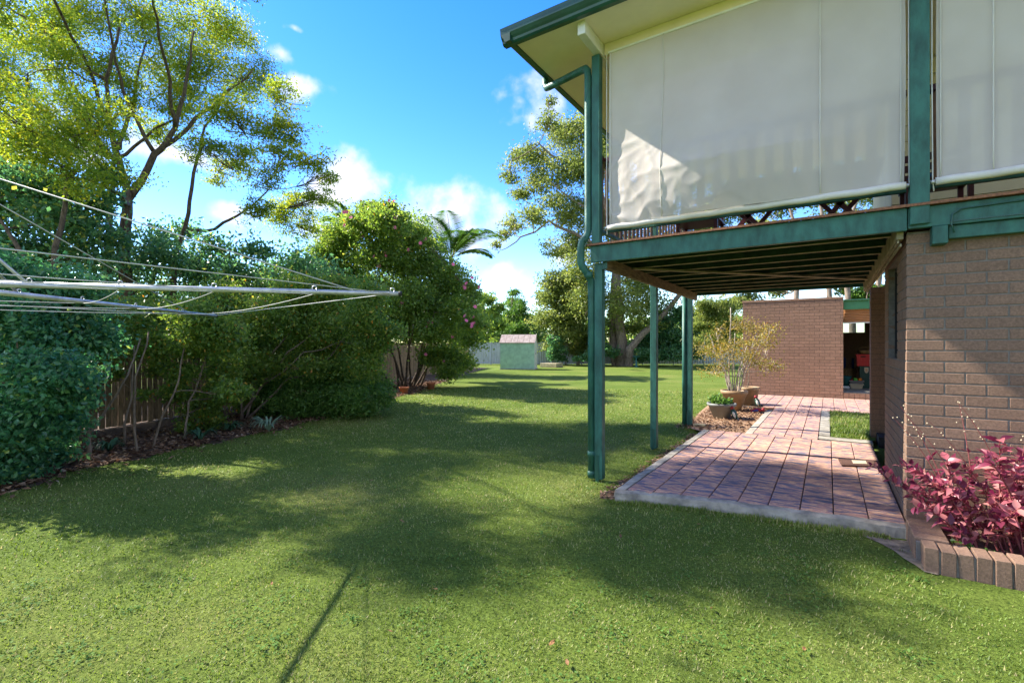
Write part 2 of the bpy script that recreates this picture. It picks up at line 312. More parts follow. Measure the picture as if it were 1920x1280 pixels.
# ------------------------------------------------------------------ helpers
class MB:
    """collects pieces of ONE part and links them as one mesh object"""
    def __init__(self): self.v = []; self.f = []
    def add(self, vs, fs):
        o = len(self.v); self.v += [tuple(p) for p in vs]; self.f += [tuple(i + o for i in q) for q in fs]; return self
    def box(self, a, b, bev=0.0):
        x0, y0, z0 = a; x1, y1, z1 = b
        if bev <= 0:
            return self.add([(x0, y0, z0), (x1, y0, z0), (x1, y1, z0), (x0, y1, z0), (x0, y0, z1), (x1, y0, z1), (x1, y1, z1), (x0, y1, z1)],
                            [(3, 2, 1, 0), (4, 5, 6, 7), (0, 1, 5, 4), (1, 2, 6, 5), (2, 3, 7, 6), (3, 0, 4, 7)])
        bm = bmesh.new(); bmesh.ops.create_cube(bm, size=1)
        for v in bm.verts: v.co = Vector((x0 + (v.co.x + .5) * (x1 - x0), y0 + (v.co.y + .5) * (y1 - y0), z0 + (v.co.z + .5) * (z1 - z0)))
        bmesh.ops.bevel(bm, geom=bm.edges[:], offset=bev, segments=1, affect='EDGES')
        bm.verts.ensure_lookup_table(); vs = [v.co[:] for v in bm.verts]; fs = [[v.index for v in f.verts] for f in bm.faces]
        bm.free(); return self.add(vs, fs)
    def bar(self, p, q, w, h, up=(0, 0, 1)):
        """rectangular bar from p to q, w across, h along up"""
        p = Vector(p); q = Vector(q); d = (q - p).normalized(); u = Vector(up); s = d.cross(u).normalized(); u = s.cross(d)
        vs = []
        for c in (p, q):
            for a, b in ((-1, -1), (1, -1), (1, 1), (-1, 1)): vs.append(c + s * (a * w / 2) + u * (b * h / 2))
        return self.add(vs, [(3, 2, 1, 0), (4, 5, 6, 7), (0, 1, 5, 4), (1, 2, 6, 5), (2, 3, 7, 6), (3, 0, 4, 7)])
    def tube(self, pts, rad, n=8, caps=True):
        pts = [Vector(p) for p in pts]
        if isinstance(rad, (int, float)): rad = [rad] * len(pts)
        o = len(self.v); u = None; rings = []
        for i, p in enumerate(pts):
            d = (pts[min(i + 1, len(pts) - 1)] - pts[max(i - 1, 0)])
            d = d.normalized() if d.length > 1e-9 else Vector((0, 0, 1))
            if u is None: u = d.orthogonal().normalized()
            else:
                u = u - d * u.dot(d); u = u.normalized() if u.length > 1e-6 else d.orthogonal().normalized()
            w = d.cross(u)
            for k in range(n):
                a = 2 * math.pi * k / n; self.v.append(tuple(p + (u * math.cos(a) + w * math.sin(a)) * rad[i]))
        for i in range(len(pts) - 1):
            for k in range(n):
                a = o + i * n + k; b = o + i * n + (k + 1) % n; self.f.append((a, b, b + n, a + n))
        if caps:
            self.f.append(tuple(o + k for k in range(n))[::-1]); self.f.append(tuple(o + (len(pts) - 1) * n + k for k in range(n)))
        return self
    def lathe(self, prof, c=(0, 0, 0), n=20, tilt=None):
        o = len(self.v)
        for r, z in prof:
            for k in range(n):
                a = 2 * math.pi * k / n; p = Vector((r * math.cos(a), r * math.sin(a), z))
                if tilt is not None: p = tilt @ p
                self.v.append((c[0] + p.x, c[1] + p.y, c[2] + p.z))
        for i in range(len(prof) - 1):
            for k in range(n):
                a = o + i * n + k; b = o + i * n + (k + 1) % n; self.f.append((a, b, b + n, a + n))
        self.f.append(tuple(o + k for k in range(n))[::-1]); self.f.append(tuple(o + (len(prof) - 1) * n + k for k in range(n)))
        return self
    def extrude(self, poly, a, b):
        """poly: points (3-D) of a cross-section; swept from offset a to offset b"""
        n = len(poly); a = Vector(a); b = Vector(b)
        return self.add([Vector(p) + a for p in poly] + [Vector(p) + b for p in poly],
                        [tuple(range(n))[::-1], tuple(range(n, 2 * n))] + [(i, (i + 1) % n, n + (i + 1) % n, n + i) for i in range(n)])
    def mesh(self, name, m, smooth=False):
        me = bpy.data.meshes.new(name); me.from_pydata(self.v, [], self.f); me.update()
        bm = bmesh.new(); bm.from_mesh(me); bmesh.ops.recalc_face_normals(bm, faces=bm.faces[:]); bm.to_mesh(me); bm.free()
        me.materials.append(m)
        if smooth:
            me.shade_smooth() if hasattr(me, 'shade_smooth') else me.polygons.foreach_set('use_smooth', [True] * len(me.polygons))
        return me
    def build(self, name, m, parent=None, smooth=False):
        return link(name, self.mesh(name, m, smooth), parent)

WORLD = {}
def link(name, me, parent=None, loc=None, rot=None, scale=None):
    """links a part; loc / rot are in world space whether or not it has a parent"""
    o = bpy.data.objects.new(name, me); COL.objects.link(o)
    if loc is not None: o.location = loc
    if rot is not None: o.rotation_euler = rot
    if scale is not None: o.scale = scale
    if parent is not None:
        o.parent = parent; o.matrix_parent_inverse = WORLD.get(parent.name, Matrix.Identity(4)).inverted()
    if loc is not None: WORLD[o.name] = Matrix.Translation(loc)
    return o
def tag(o, label=None, cat=None, group=None, kind=None):
    if label: o['label'] = label
    if cat: o['category'] = cat
    if group: o['group'] = group
    if kind: o['kind'] = kind
    return o
def thing(name, label, cat, loc=(0, 0, 0), group=None):
    o = bpy.data.objects.new(name, None); COL.objects.link(o); o.location = loc; o.empty_display_size = 0.2
    WORLD[o.name] = Matrix.Translation(loc)
    return tag(o, label, cat, group)

# ------------------------------------------------------------------ vegetation tools
def leaf_mesh(name, C, axis, nrm, ln, wd, v, m):
    """many small folded leaves as one mesh: C centres, axis along the leaf, nrm leaf normal, ln / wd sizes, v colour value"""
    n = len(C)
    axis = axis / np.linalg.norm(axis, axis=1, keepdims=True)
    side = np.cross(axis, nrm); side /= np.linalg.norm(side, axis=1, keepdims=True) + 1e-9
    up = np.cross(side, axis)
    a = axis * ln[:, None] * .5; s = side * wd[:, None] * .5; u = up * wd[:, None] * .22
    V = np.empty((n, 4, 3), np.float32)
    V[:, 0] = C - a; V[:, 1] = C + s * 1.0 + u - a * .05; V[:, 2] = C + a; V[:, 3] = C - s * 1.0 + u - a * .05
    me = bpy.data.meshes.new(name)
    me.vertices.add(4 * n); me.vertices.foreach_set('co', V.reshape(-1))
    # two triangles per leaf, folded along the midrib
    idx = np.arange(n, dtype=np.int32)[:, None] * 4 + np.array([0, 1, 2, 0, 2, 3], np.int32)[None]
    me.loops.add(6 * n); me.loops.foreach_set('vertex_index', idx.reshape(-1))
    me.polygons.add(2 * n); me.polygons.foreach_set('loop_start', np.arange(0, 6 * n, 3, dtype=np.int32))
    me.polygons.foreach_set('loop_total', np.full(2 * n, 3, np.int32))
    at = me.attributes.new('v', 'FLOAT', 'FACE'); at.data.foreach_set('value', np.repeat(np.clip(v, 0, 1), 2).astype(np.float32))
    me.update(calc_edges=True); me.materials.append(m)
    return me

def unit(n):
    d = rng.normal(size=(n, 3)); return d / np.linalg.norm(d, axis=1, keepdims=True)

def crown_points(clumps, total, sub=26, flat=0.75, tight=0.20, shell=0.55):
    """leaf centres gathered in sprays inside each clump; returns points, spray value, spray centres per clump"""
    w = np.array([c[3] ** 2 for c in clumps]); w = w / w.sum()
    P = []; T = []; sprays = []
    for c, wi in zip(clumps, w):
        k = max(6, sub); d = unit(k); rr = (shell + (1 - shell) * rng.random(k)) ** 1.0 * rng.random(k) ** 0.33
        stray = rng.random(k) < .14; rr = np.where(stray, 1.08 + .35 * rng.random(k), rr)
        sc = np.array(c[:3]) + d * rr[:, None] * c[3] * np.array([1, 1, flat])
        sc[:, 2] = np.maximum(sc[:, 2], 0.05)
        sprays.append(sc)
        pw = np.where(stray, .35, 1.0) * (.5 + rng.random(k)); per = rng.multinomial(max(k, int(total * wi)), pw / pw.sum()); tone = rng.random(k)
        for j in range(k):
            q = rng.normal(size=(per[j], 3)) * c[3] * tight * np.array([1.25, 1.25, 0.6])
            P.append(sc[j] + q); T.append(np.full(per[j], tone[j]))
    P = np.concatenate(P); T = np.concatenate(T); P[:, 2] = np.maximum(P[:, 2], 0.02)
    return P, T, sprays

def foliage(name, clumps, total, ln, wd, m, parent, sub=26, flat=0.75, tight=0.20, droop=0.25, upb=0.5, old=0.0, vspread=0.75):
    P, T, sprays = crown_points(clumps, total, sub, flat, tight)
    n = len(P)
    ax = unit(n); ax[:, 2] -= droop
    nr = unit(n); nr[:, 2] += upb
    v = 0.06 + vspread * (0.55 * T + 0.45 * rng.random(n)) + 0.12 * rng.normal(size=n)
    if old: v = np.where(rng.random(n) < old, 0.9 + 0.1 * rng.random(n), v)  # yellow to orange leaves: aged ones plus sunlit specks painted as leaf colour
    L = ln * (0.65 + 0.7 * rng.random(n)); W = wd * (0.65 + 0.7 * rng.random(n))
    o = link(name, leaf_mesh(name, P, ax, nr, L, W, v, m), parent)
    return o, sprays

def wander(p, q, n, amp):
    """crooked branch line from p to q"""
    p = np.array(p, float); q = np.array(q, float); t = np.linspace(0, 1, n)[:, None]
    pts = p + (q - p) * t; L = np.linalg.norm(q - p)
    off = np.cumsum(rng.normal(size=(n, 3)), axis=0); off -= off[0] + (off[-1] - off[0]) * t
    sag = np.sin(np.pi * t) * np.array([0, 0, -0.06 * L])
    return pts + off * amp * L / n + sag

def woody(name, limbs, clumps, sprays, m, parent, r0=0.15, twig=0.010, per=5, sides=8, amp=0.25):
    """trunk and limbs (given lines with end radii), a branch to every clump, twigs to some of its sprays: one continuous part"""
    mb = MB(); nodes = []
    for pts, ra, rb in limbs:
        pts = [np.array(p, float) for p in pts]; full = [pts[0]]
        for a, b in zip(pts[:-1], pts[1:]):
            k = 4; w = wander(a, b, k + 1, 0.10)[1:]; full += list(w)
        n = len(full); rad = [ra + (rb - ra) * (i / (n - 1)) ** 0.8 for i in range(n)]
        mb.tube(full, rad, sides)
        nodes += [(full[i], rad[i]) for i in range(n // 4, n)]
    NP = np.array([a for a, _ in nodes]); NR = np.array([b for _, b in nodes])
    order = sorted(range(len(clumps)), key=lambda i: np.min(np.linalg.norm(NP - np.array(clumps[i][:3]), axis=1)))
    for i in order:
        c = np.array(clumps[i][:3]); d = np.linalg.norm(NP - c, axis=1) + np.maximum(0, NP[:, 2] - c[2]) * 1.5
        j = int(np.argmin(d)); br = min(NR[j] * 0.62, max(twig * 1.6, 0.02 * np.linalg.norm(NP[j] - c) + twig))
        line = wander(NP[j], c, 7, amp); rad = np.linspace(br, max(twig, br * .45), 7)
        mb.tube(line, list(rad), 5, caps=False)
        NP = np.vstack([NP, line[2:]]); NR = np.concatenate([NR, rad[2:]])
        S_ = sprays[i]
        for s in S_[rng.permutation(len(S_))[:per]]:
            l2 = wander(line[int(rng.integers(3, 7))], s, 4, amp); mb.tube(l2, [twig, twig * .8, twig * .6, twig * .35], 3, caps=False)
    return mb.build(name, m, parent, smooth=True)

def plant(name, label, cat, base, clumps, limbs, total, ln, wd, lm, bm_, r0=0.1, twig=0.01, per=5, group=None, crown='crown', trunk='trunk', **kw):
    t = thing(name, label, cat, base, group)
    wk = {k: kw.pop(k) for k in ('sides', 'amp') if k in kw}
    o, sp = foliage(crown, clumps, total, ln, wd, lm, t, **kw)
    woody(trunk, limbs, clumps, sp, bm_, t, r0, twig, per, **wk)
    return t, sp

# ------------------------------------------------------------------ the ground
PZ = 0.09           # paving level above the lawn
def sheet(name, poly, z, m, kind='structure'):
    mb = MB(); mb.add([(x, y, z) for x, y in poly], [tuple(range(len(poly)))])
    return tag(mb.build(name, m), kind=kind)
ground = sheet('ground', [(-400, -300), (400, -300), (400, 500), (-400, 500)], 0, M['lawn'])
ground['label'] = 'mown green lawn'

# garden bed along the left fence: soil with a ragged edge
bed_edge = [(-6.3, -1.2), (-6.7, 0.6), (-7.0, 1.25), (-7.55, 1.95), (-7.75, 2.9), (-8.0, 4.0), (-8.35, 5.3), (-9.3, 7.4), (-10.4, 9.6), (-11.3, 11.8), (-13.4, 15.2), (-16.8, 21.5), (-19.3, 26.5)]
def bed_x(y):
    for (x0, y0), (x1, y1) in zip(bed_edge[:-1], bed_edge[1:]):
        if y0 <= y <= y1: return x0 + (x1 - x0) * (y - y0) / (y1 - y0)
    return -20 if y > 26 else -6.3
edge = []
for i in range(140):
    y = -1.2 + i * 27.6 / 139
    edge.append((bed_x(y) + 0.10 * math.sin(y * 5.3) + 0.07 * math.sin(y * 11.7 + 1) + random.uniform(-.05, .05), y))
bed = sheet('garden_bed', edge + [(-23, 26.4), (-12, -1.2)], 0.006, M['soil'])
bed['label'] = 'dark soil bed along the timber fence'

def scatter_litter(name, pts, ln, parent=None, m='litter', lift=0.012):
    n = len(pts); C = np.column_stack([pts, lift + 0.02 * rng.random(n)])
    ax = unit(n); ax[:, 2] *= 0.25; nr = unit(n) * 0.5; nr[:, 2] += 1
    return link(name, leaf_mesh(name, C, ax, nr, ln * (0.5 + rng.random(n)), ln * .5 * (0.5 + rng.random(n)), rng.random(n), M[m]), parent)
pts = []
while len(pts) < 14000:
    y = -0.5 + 16 * rng.random() ** 1.5; x = bed_x(y) - 2.2 * rng.random() ** 1.4 + 0.25 * rng.normal() * (rng.random() < .4)
    pts.append((x, y))
tag(scatter_litter('leaf_litter', np.array(pts), 0.075), 'dry brown leaf litter strewn over the garden bed', 'leaf litter', kind='stuff')

# ------------------------------------------------------------------ paving
class Pieces:
    """alike pieces (bricks, pavers) that share their meshes; each is an object of its own, up to a limit"""
    def __init__(self): self.cache = {}
    def mesh(self, name, size, m, bev):
        k = (name, tuple(round(s, 4) for s in size), m.name)
        if k not in self.cache:
            s = size; self.cache[k] = MB().box((-s[0] / 2, -s[1] / 2, -s[2] / 2), (s[0] / 2, s[1] / 2, s[2] / 2), bev).mesh(name, m)
        return self.cache[k]
PC = Pieces()
def piece(name, c, size, m, parent, bev=0.004, jit=0.0, rot=0.0):
    r = (random.gauss(0, jit), random.gauss(0, jit), rot + random.gauss(0, jit * .5))
    return link(name, PC.mesh(name, size, m, bev), parent, loc=c, rot=r)

patio_front = [(-1.73, 4.475), (-1.45, 4.575), (-1.04, 4.665), (-0.60, 4.725), (0.0, 4.80), (0.50, 4.84)]
def front_y(x):
    for (x0, y0), (x1, y1) in zip(patio_front[:-1], patio_front[1:]):
        if x0 <= x <= x1: return y0 + (y1 - y0) * (x - x0) / (x1 - x0)
    return 4.475 if x < 0 else 4.84
patio = sheet('patio', [(-1.70, 4.60)] + [(x, y + .03) for x, y in patio_front[1:]] + [(0.53, 8.62), (-1.70, 8.62)], PZ - 0.022, M['sand'])
patio['label'] = 'paved patio under the raised deck'
PW = 0.2345
def lay(parent, x0, x1, y0f, y1, skip=None):
    nc = int(round((x1 - x0) / PW)); pw = (x1 - x0) / nc
    for i in range(nc):
        xa = x0 + i * pw; xc = xa + pw / 2; ys = y0f(xc) if callable(y0f) else y0f
        y = ys + random.uniform(0.05, PW - .04)
        cuts = [ys]
        y = math.floor(ys / PW) * PW + (PW / 2 if i % 2 else 0) + PW
        while y < y1 - 0.06:
            if y - cuts[-1] > 0.06: cuts.append(y)
            y += PW
        cuts.append(y1)
        for a, b in zip(cuts[:-1], cuts[1:]):
            if skip and skip(xc, (a + b) / 2): continue
            piece('paver', (xc, (a + b) / 2, PZ - 0.025 + random.gauss(0, .0012)), (round(pw - 0.008, 3), round(b - a - 0.006, 3), 0.05), M['paver'], parent, 0.004, 0.004)
lay(patio, -1.66, 0.52, lambda x: front_y(x) + 0.066, 8.60)
path = sheet('path', [(-1.02, 8.62), (-0.13, 8.62), (-0.13, 12.50), (-1.02, 12.50)], PZ - 0.022, M['sand']); path['label'] = 'paved path leading to the garage'
lay(path, -1.02, -0.13, 8.62, 12.48)
apron = sheet('garage_apron', [(-2.2, 12.50), (1.55, 12.50), (1.55, 15.68), (-2.2, 15.68)], PZ - 0.022, M['sand']); apron['label'] = 'paved strip in front of the brick garage'
lay(apron, -2.2, 1.5, 12.50, 15.68, skip=lambda x, y: x < -1.1 and y < 12.3 + (-(x + 1.1)) * 2.3)

# concrete kerb strips
def strip(name, pts_in, pts_out, z1, z0, parent=None, m='concrete'):
    """kerb with a level top (pts_in .. pts_out) and an outer face down to z0"""
    mb = MB(); n = len(pts_in); vs = []
    for (a, b), (c, d) in zip(pts_in, pts_out):
        h = random.uniform(-.004, .004)
        vs += [(a, b, z1 + h), (c, d, z1 - 0.012 + h), (c + (c - a) * .25, d + (d - b) * .25, z0), (a, b, z0)]
    fs = []
    for i in range(n - 1):
        o = i * 4; fs += [(o, o + 1, o + 5, o + 4), (o + 1, o + 2, o + 6, o + 5), (o + 3, o, o + 4, o + 7), (o + 2, o + 3, o + 7, o + 6)]
    fs += [(0, 3, 2, 1), (4 * n - 4, 4 * n - 3, 4 * n - 2, 4 * n - 1)]
    return mb.add(vs, fs).build(name, M[m], parent)
def dense(pts, n=8):
    out = []
    for a, b in zip(pts[:-1], pts[1:]):
        for i in range(n): out.append((a[0] + (b[0] - a[0]) * i / n, a[1] + (b[1] - a[1]) * i / n))
    return out + [pts[-1]]
pf = dense(patio_front + [(0.62, 4.80)])
kf = strip('front_kerb', [(x, y + 0.062) for x, y in pf], [(x, y - 0.012 + 0.012 * math.sin(x * 13)) for x, y in pf], PZ + .002, -0.02, patio)
kl = strip('side_kerb', [(-1.665, 4.56 + 0.2 * i) for i in range(21)], [(-1.765 + random.uniform(-.012, .012), 4.56 + 0.203 * i) for i in range(21)], PZ + .003, -0.02, patio)
strip('path_kerb', [(-1.025, 8.62 + .2 * i) for i in range(18)], [(-1.135, 8.62 + .2 * i) for i in range(18)], PZ + .004, -0.02, path)
strip('path_kerb', [(-0.125, 9.10 + .2 * i) for i in range(18)], [(0.02, 9.10 + .2 * i) for i in range(18)], PZ + .004, -0.02, path)
strip('cross_kerb', [(-0.13 + .075 * i, 8.75) for i in range(10)], [(-0.13 + .075 * i, 9.08) for i in range(10)], PZ - .006, -0.02, path)
grass_bed = sheet('grass_patch', [(0.025, 9.10), (0.60, 9.10), (0.62, 9.75), (1.5, 9.75), (1.5, 12.49), (0.025, 12.49)], PZ - 0.02, M['lawn'])
grass_bed['label'] = 'small square of lawn between path and house'
mulch = sheet('mulch_bed', [(-1.78, 8.63), (-1.14, 8.63), (-1.14, 12.3), (-1.7, 13.8), (-2.3, 14.6), (-2.5, 13.0), (-2.35, 11.0), (-2.15, 9.3), (-2.0, 8.8)], 0.05, M['mulch'])
mulch['label'] = 'pale mulch bed holding the plant pots'
pts = np.column_stack([rng.uniform(-2.3, -1.15, 2600), rng.uniform(8.65, 13.6, 2600)])
tag(scatter_litter('mulch_chips', pts, 0.06, lift=0.055), 'loose bark chips and leaves on the mulch bed', 'bark chips', kind='stuff')
es = [( -1.76, 4.45 + .17 * i) for i in range(25)]
edge_soil = sheet('edge_soil', es + [(-1.86 - .06 * math.sin(i * 1.9) - random.uniform(0, .05), y) for i, (x, y) in reversed(list(enumerate(es)))], .007, M['soil'])
edge_soil['label'] = 'strip of bare soil along the patio kerb'
pts = np.column_stack([-1.80 - .14 * rng.random(500) ** 1.5, rng.uniform(4.45, 8.6, 500)])
tag(scatter_litter('edge_litter', pts, 0.045, lift=0.01), 'dry leaves along the patio kerb', 'leaf litter', kind='stuff')
dirt = sheet('bare_soil', [(0.20, 4.73), (0.45, 4.74), (0.62, 4.80), (0.60, 4.16), (0.53, 4.17), (0.50, 4.25), (0.44, 4.36), (0.40, 4.48), (0.32, 4.60), (0.25, 4.67)], 0.008, M['sandy'])
dirt['label'] = 'bare sandy soil at the patio corner'

dm = thing('door_mat', 'brown coir door mat with a pale print lying on the patio pavers', 'door mat', (0.33, 7.1, PZ))
MB().add([(0.10, 7.20, PZ + .004), (0.50, 7.36, PZ + .004), (0.51, 7.02, PZ + .004), (0.13, 6.84, PZ + .004), (0.10, 7.20, PZ + .018), (0.50, 7.36, PZ + .018), (0.51, 7.02, PZ + .018), (0.13, 6.84, PZ + .018)],
         [(0, 1, 2, 3), (7, 6, 5, 4), (0, 4, 5, 1), (1, 5, 6, 2), (2, 6, 7, 3), (3, 7, 4, 0)]).build('pile', M['doormat'], dm)
MB().add([(0.235, 7.19, PZ + .021), (0.375, 7.245, PZ + .021), (0.385, 7.06, PZ + .021), (0.245, 7.00, PZ + .021)], [(0, 1, 2, 3)]).build('print', M['mat_print'], dm)

# ------------------------------------------------------------------ the house
WX, WY = 0.528, 5.03            # brick corner under the verandah
CH = 0.0857                     # brick course
house = thing('house', 'two-storey brown brick house with green trimmed raised verandah', 'house', (WX, WY, 0))
core = MB()
core.box((WX + .005, WY + .005, -0.05), (3.4, WY + .10, 2.415))
WIN = (5.66, 6.45, 1.38, 2.30)
ys = (WY + .10, WIN[0], WIN[1], 6.815)
core.box((WX + .005, ys[0], -0.05), (WX + .105, ys[1], 2.415)); core.box((WX + .005, ys[2], -0.05), (WX + .105, ys[3], 2.415))
core.box((WX + .005, ys[1], -0.05), (WX + .105, ys[2], WIN[2] - .002)); core.box((WX + .005, ys[1], WIN[3] + .002), (WX + .105, ys[2], 2.415))
bw = core.build('brick_wall', M['mortar'], house)
BH = 0.0757
extra = MB()
for i in range(28):
    z = 0.003 + i * CH + BH / 2 + .005
    x = WX + (0.12 if i % 2 == 0 else 0.0)
    while x < 3.35:
        L_ = 0.23
        if x < 1.45: piece('brick', (x + L_ / 2, WY + .054, z), (L_, .108, BH), M['brick'], bw, .003, .004)
        else: extra.box((x, WY, z - BH / 2), (x + L_, WY + .09, z + BH / 2))
        x += 0.24
    y = WY + (0.0 if i % 2 == 0 else 0.12)
    while y < 6.80:
        e = min(y + .23, 6.82); segs = [(y, e)]
        if z + BH / 2 > WIN[2] and z - BH / 2 < WIN[3]:
            segs = [(a, b) for a, b in ((y, min(e, WIN[0])), (max(y, WIN[1]), e)) if b - a > .02]
        for a, b in segs:
            piece('brick', (WX + .054, (a + b) / 2, z), (.108, round(b - a, 3), BH), M['brick'], bw, .003, .003)
        y += 0.24
# far pier, alcove and rear walls: further brickwork joined
alc = MB()
for i in range(28):
    z = 0.003 + i * CH + .005; s = .12 if i % 2 else 0
    for a, b in ((.555, .665), (.675, .905), (.915, 1.0)) if i % 2 else ((.555, .785), (.795, 1.0)):
        extra.box((a, 9.40, z), (b, 9.50, z + BH))
    y = 9.41 + (.10 if i % 2 == 0 else 0)
    extra.box((.553, 9.512, z), (.60, 9.65, z + BH))
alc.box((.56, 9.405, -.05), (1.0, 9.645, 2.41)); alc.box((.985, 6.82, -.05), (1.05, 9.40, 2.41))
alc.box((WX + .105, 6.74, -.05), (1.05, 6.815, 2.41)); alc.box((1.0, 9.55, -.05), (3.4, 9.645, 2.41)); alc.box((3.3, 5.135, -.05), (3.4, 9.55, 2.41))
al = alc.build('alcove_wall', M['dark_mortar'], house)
tag(extra.build('brickwork', M['brick'], house), kind='stuff')
MB().box((.955, 7.3, .10), (.983, 8.15, 2.1)).build('door', M['maroon'], house)
MB().box((.62, 8.9, .0), (.95, 9.35, .16)).build('step', M['black'], house)
wn = MB(); wx = WX + .055
for a, b in (((wx, WIN[0] + .002, WIN[2] + .002), (wx + .04, WIN[0] + .04, WIN[3] - .002)), ((wx, WIN[1] - .04, WIN[2] + .002), (wx + .04, WIN[1] - .002, WIN[3] - .002)),
             ((wx, WIN[0] + .04, WIN[2] + .002), (wx + .04, WIN[1] - .04, WIN[2] + .04)), ((wx, WIN[0] + .04, WIN[3] - .04), (wx + .04, WIN[1] - .04, WIN[3] - .002))): wn.box(a, b)
wo = wn.build('window', M['black'], house)
MB().box((wx + .015, WIN[0] + .04, WIN[2] + .04), (wx + .025, WIN[1] - .04, WIN[3] - .04)).build('pane', M['glass'], wo)

# deck structure
DZ = 2.59
MB().box((-2.19, 4.92, 2.412), (0.522, 4.965, DZ), .003).build('fascia_board', M['green'], house)
fb = MB(); fb.box((0.528, 4.925, 2.425), (3.5, 4.985, DZ - .004), .003); fb.build('fascia_board', M['green'], house)
MB().box((0.775, 4.955, 2.325), (3.5, 5.024, 2.421), .003).build('fascia_board', M['green'], house)
MB().box((0.775, 4.918, 2.445), (3.5, 4.9235, 2.452)).build('cover_strip', M['green_metal'], house)
MB().box((0.672, 4.905, 2.284), (0.765, 5.02, 2.421), .004).build('bearer_end', M['green'], house)
cb = [(0.80, 4.915, 2.36), (0.785, 4.915, 2.42), (0.79, 4.915, 2.50), (0.84, 4.915, 2.535), (1.1, 4.915, 2.545), (1.6, 4.915, 2.55), (2.6, 4.915, 2.55)]
MB().tube(cb, .006, 6).build('cable', M['green_metal'], house, True)
MB().box((-2.072, 4.975, 2.335), (-2.022, 9.33, 2.462), .004).build('bearer', M['timber'], house)
MB().box((-2.080, 4.9665, 2.335), (-2.014, 4.9745, 2.409), .002).build('bearer_cap', M['green'], house)
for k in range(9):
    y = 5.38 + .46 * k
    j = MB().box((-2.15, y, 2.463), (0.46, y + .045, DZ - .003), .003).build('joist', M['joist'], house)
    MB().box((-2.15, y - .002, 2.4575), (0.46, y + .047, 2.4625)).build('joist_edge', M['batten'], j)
MB().box((-2.17, 9.50, 2.44), (0.50, 9.545, DZ), .003).build('rim_joist', M['green_metal'], house)
MB().box((-2.185, 4.97, 2.465), (-2.155, 9.50, DZ - .002), .003).build('rim_joist', M['green'], house)
MB().bar((-2.0, 5.75, 2.440), (0.50, 8.50, 2.440), .07, .02).build('brace', M['batten'], house)
lb = MB(); lb.box((0.462, 5.0, 2.36), (0.508, 9.45, 2.50), .003); lb.build('ledger', M['batten'], house)
for k in range(2): MB().bar((0.475 + .016 * k, 5.02, 2.345 - .028 * k), (0.475 + .016 * k, 9.3, 2.345 - .028 * k), .012, .022).build('batten', M['batten'], house)
nb = 31; bwid = (0.62 + 2.21) / nb
for k in range(nb):
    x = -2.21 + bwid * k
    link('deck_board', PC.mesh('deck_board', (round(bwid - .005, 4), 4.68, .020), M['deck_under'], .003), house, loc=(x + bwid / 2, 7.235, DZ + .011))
MB().box((-2.215, 4.882, DZ + .0005), (3.5, 4.893, DZ + .021)).build('deck_edge', M['deck'], house)
MB().box((0.625, 4.896, DZ + .001), (3.5, 7.2, DZ + .020)).build('verandah_floor', M['deck'], house)

# posts
def post(x0, y0, z0, z1, w=.09, nm='post'): return MB().box((x0, y0, z0), (x0 + w, y0 + w, z1), .004).build(nm, M['green'], house)
post(-2.165, 4.970, 0.03, 2.409); post(-2.165, 6.97, 0.02, 2.334 + .12); post(-2.165, 9.13, 0.03, 2.454)
for y in (4.895, 6.97, 9.13): post(-2.165, y, DZ + .024, 4.66)
MB().box((0.537, 4.895, DZ - .14), (0.657, 5.015, 4.67), .004).build('post', M['green'], house)
for y in (4.985, 6.985, 9.145):
    MB().box((-2.150, y - .022, -.02), (-2.11, y - .016, .30)).build('post_stirrup', M['green_metal'], house)

# balustrade behind the blinds and along the left side
def rail_run(p, q, inner=(0, 0)):
    p = Vector(p); q = Vector(q); d = (q - p); L_ = d.length; d.normalize()
    MB().bar(p + Vector((0, 0, 3.56)), q + Vector((0, 0, 3.56)), .085, .045).build('handrail', M['maroon'], house)
    MB().bar(p + Vector((0, 0, 2.775)), q + Vector((0, 0, 2.775)), .04, .035).build('bottom_rail', M['green'], house)
    n = int(L_ / .148)
    for k in range(n):
        c = p + d * ((k + .5) * L_ / n); s = (.072, .018) if abs(d.x) > .5 else (.018, .072)
        link('picket', PC.mesh('picket', (*s, .74), M['brown'], .002), house, loc=(c.x, c.y, 3.163))
rail_run((-2.07, 5.10, 0), (0.535, 5.10, 0)); rail_run((0.66, 5.10, 0), (3.4, 5.10, 0))
rail_run((-2.12, 4.99, 0), (-2.12, 6.96, 0)); rail_run((-2.12, 7.07, 0), (-2.12, 9.12, 0)); rail_run((-2.07, 9.42, 0), (0.60, 9.42, 0))

# upper storey
up = MB().box((0.64, 7.24, 2.611), (3.4, 7.30, 4.79)).box((0.64, 7.30, 2.611), (0.70, 10.3, 4.79)).build('upper_wall', M['cream'], house)
for k in range(12):
    z = 2.615 + .18 * k
    a = [(0.622, 7.232, z), (0.622, 7.222, z + .004), (0.622, 7.238, z + .176), (0.622, 7.2395, z + .176)]
    MB().add([(x, y, w) for x in (0.622, 3.4) for y, w in ((7.239, z), (7.214, z + .001), (7.232, z + .177), (7.239, z + .177))],
             [(0, 1, 2, 3), (7, 6, 5, 4), (0, 4, 5, 1), (1, 5, 6, 2), (2, 6, 7, 3), (3, 7, 4, 0)]).build('weatherboard', M['cream'], up)

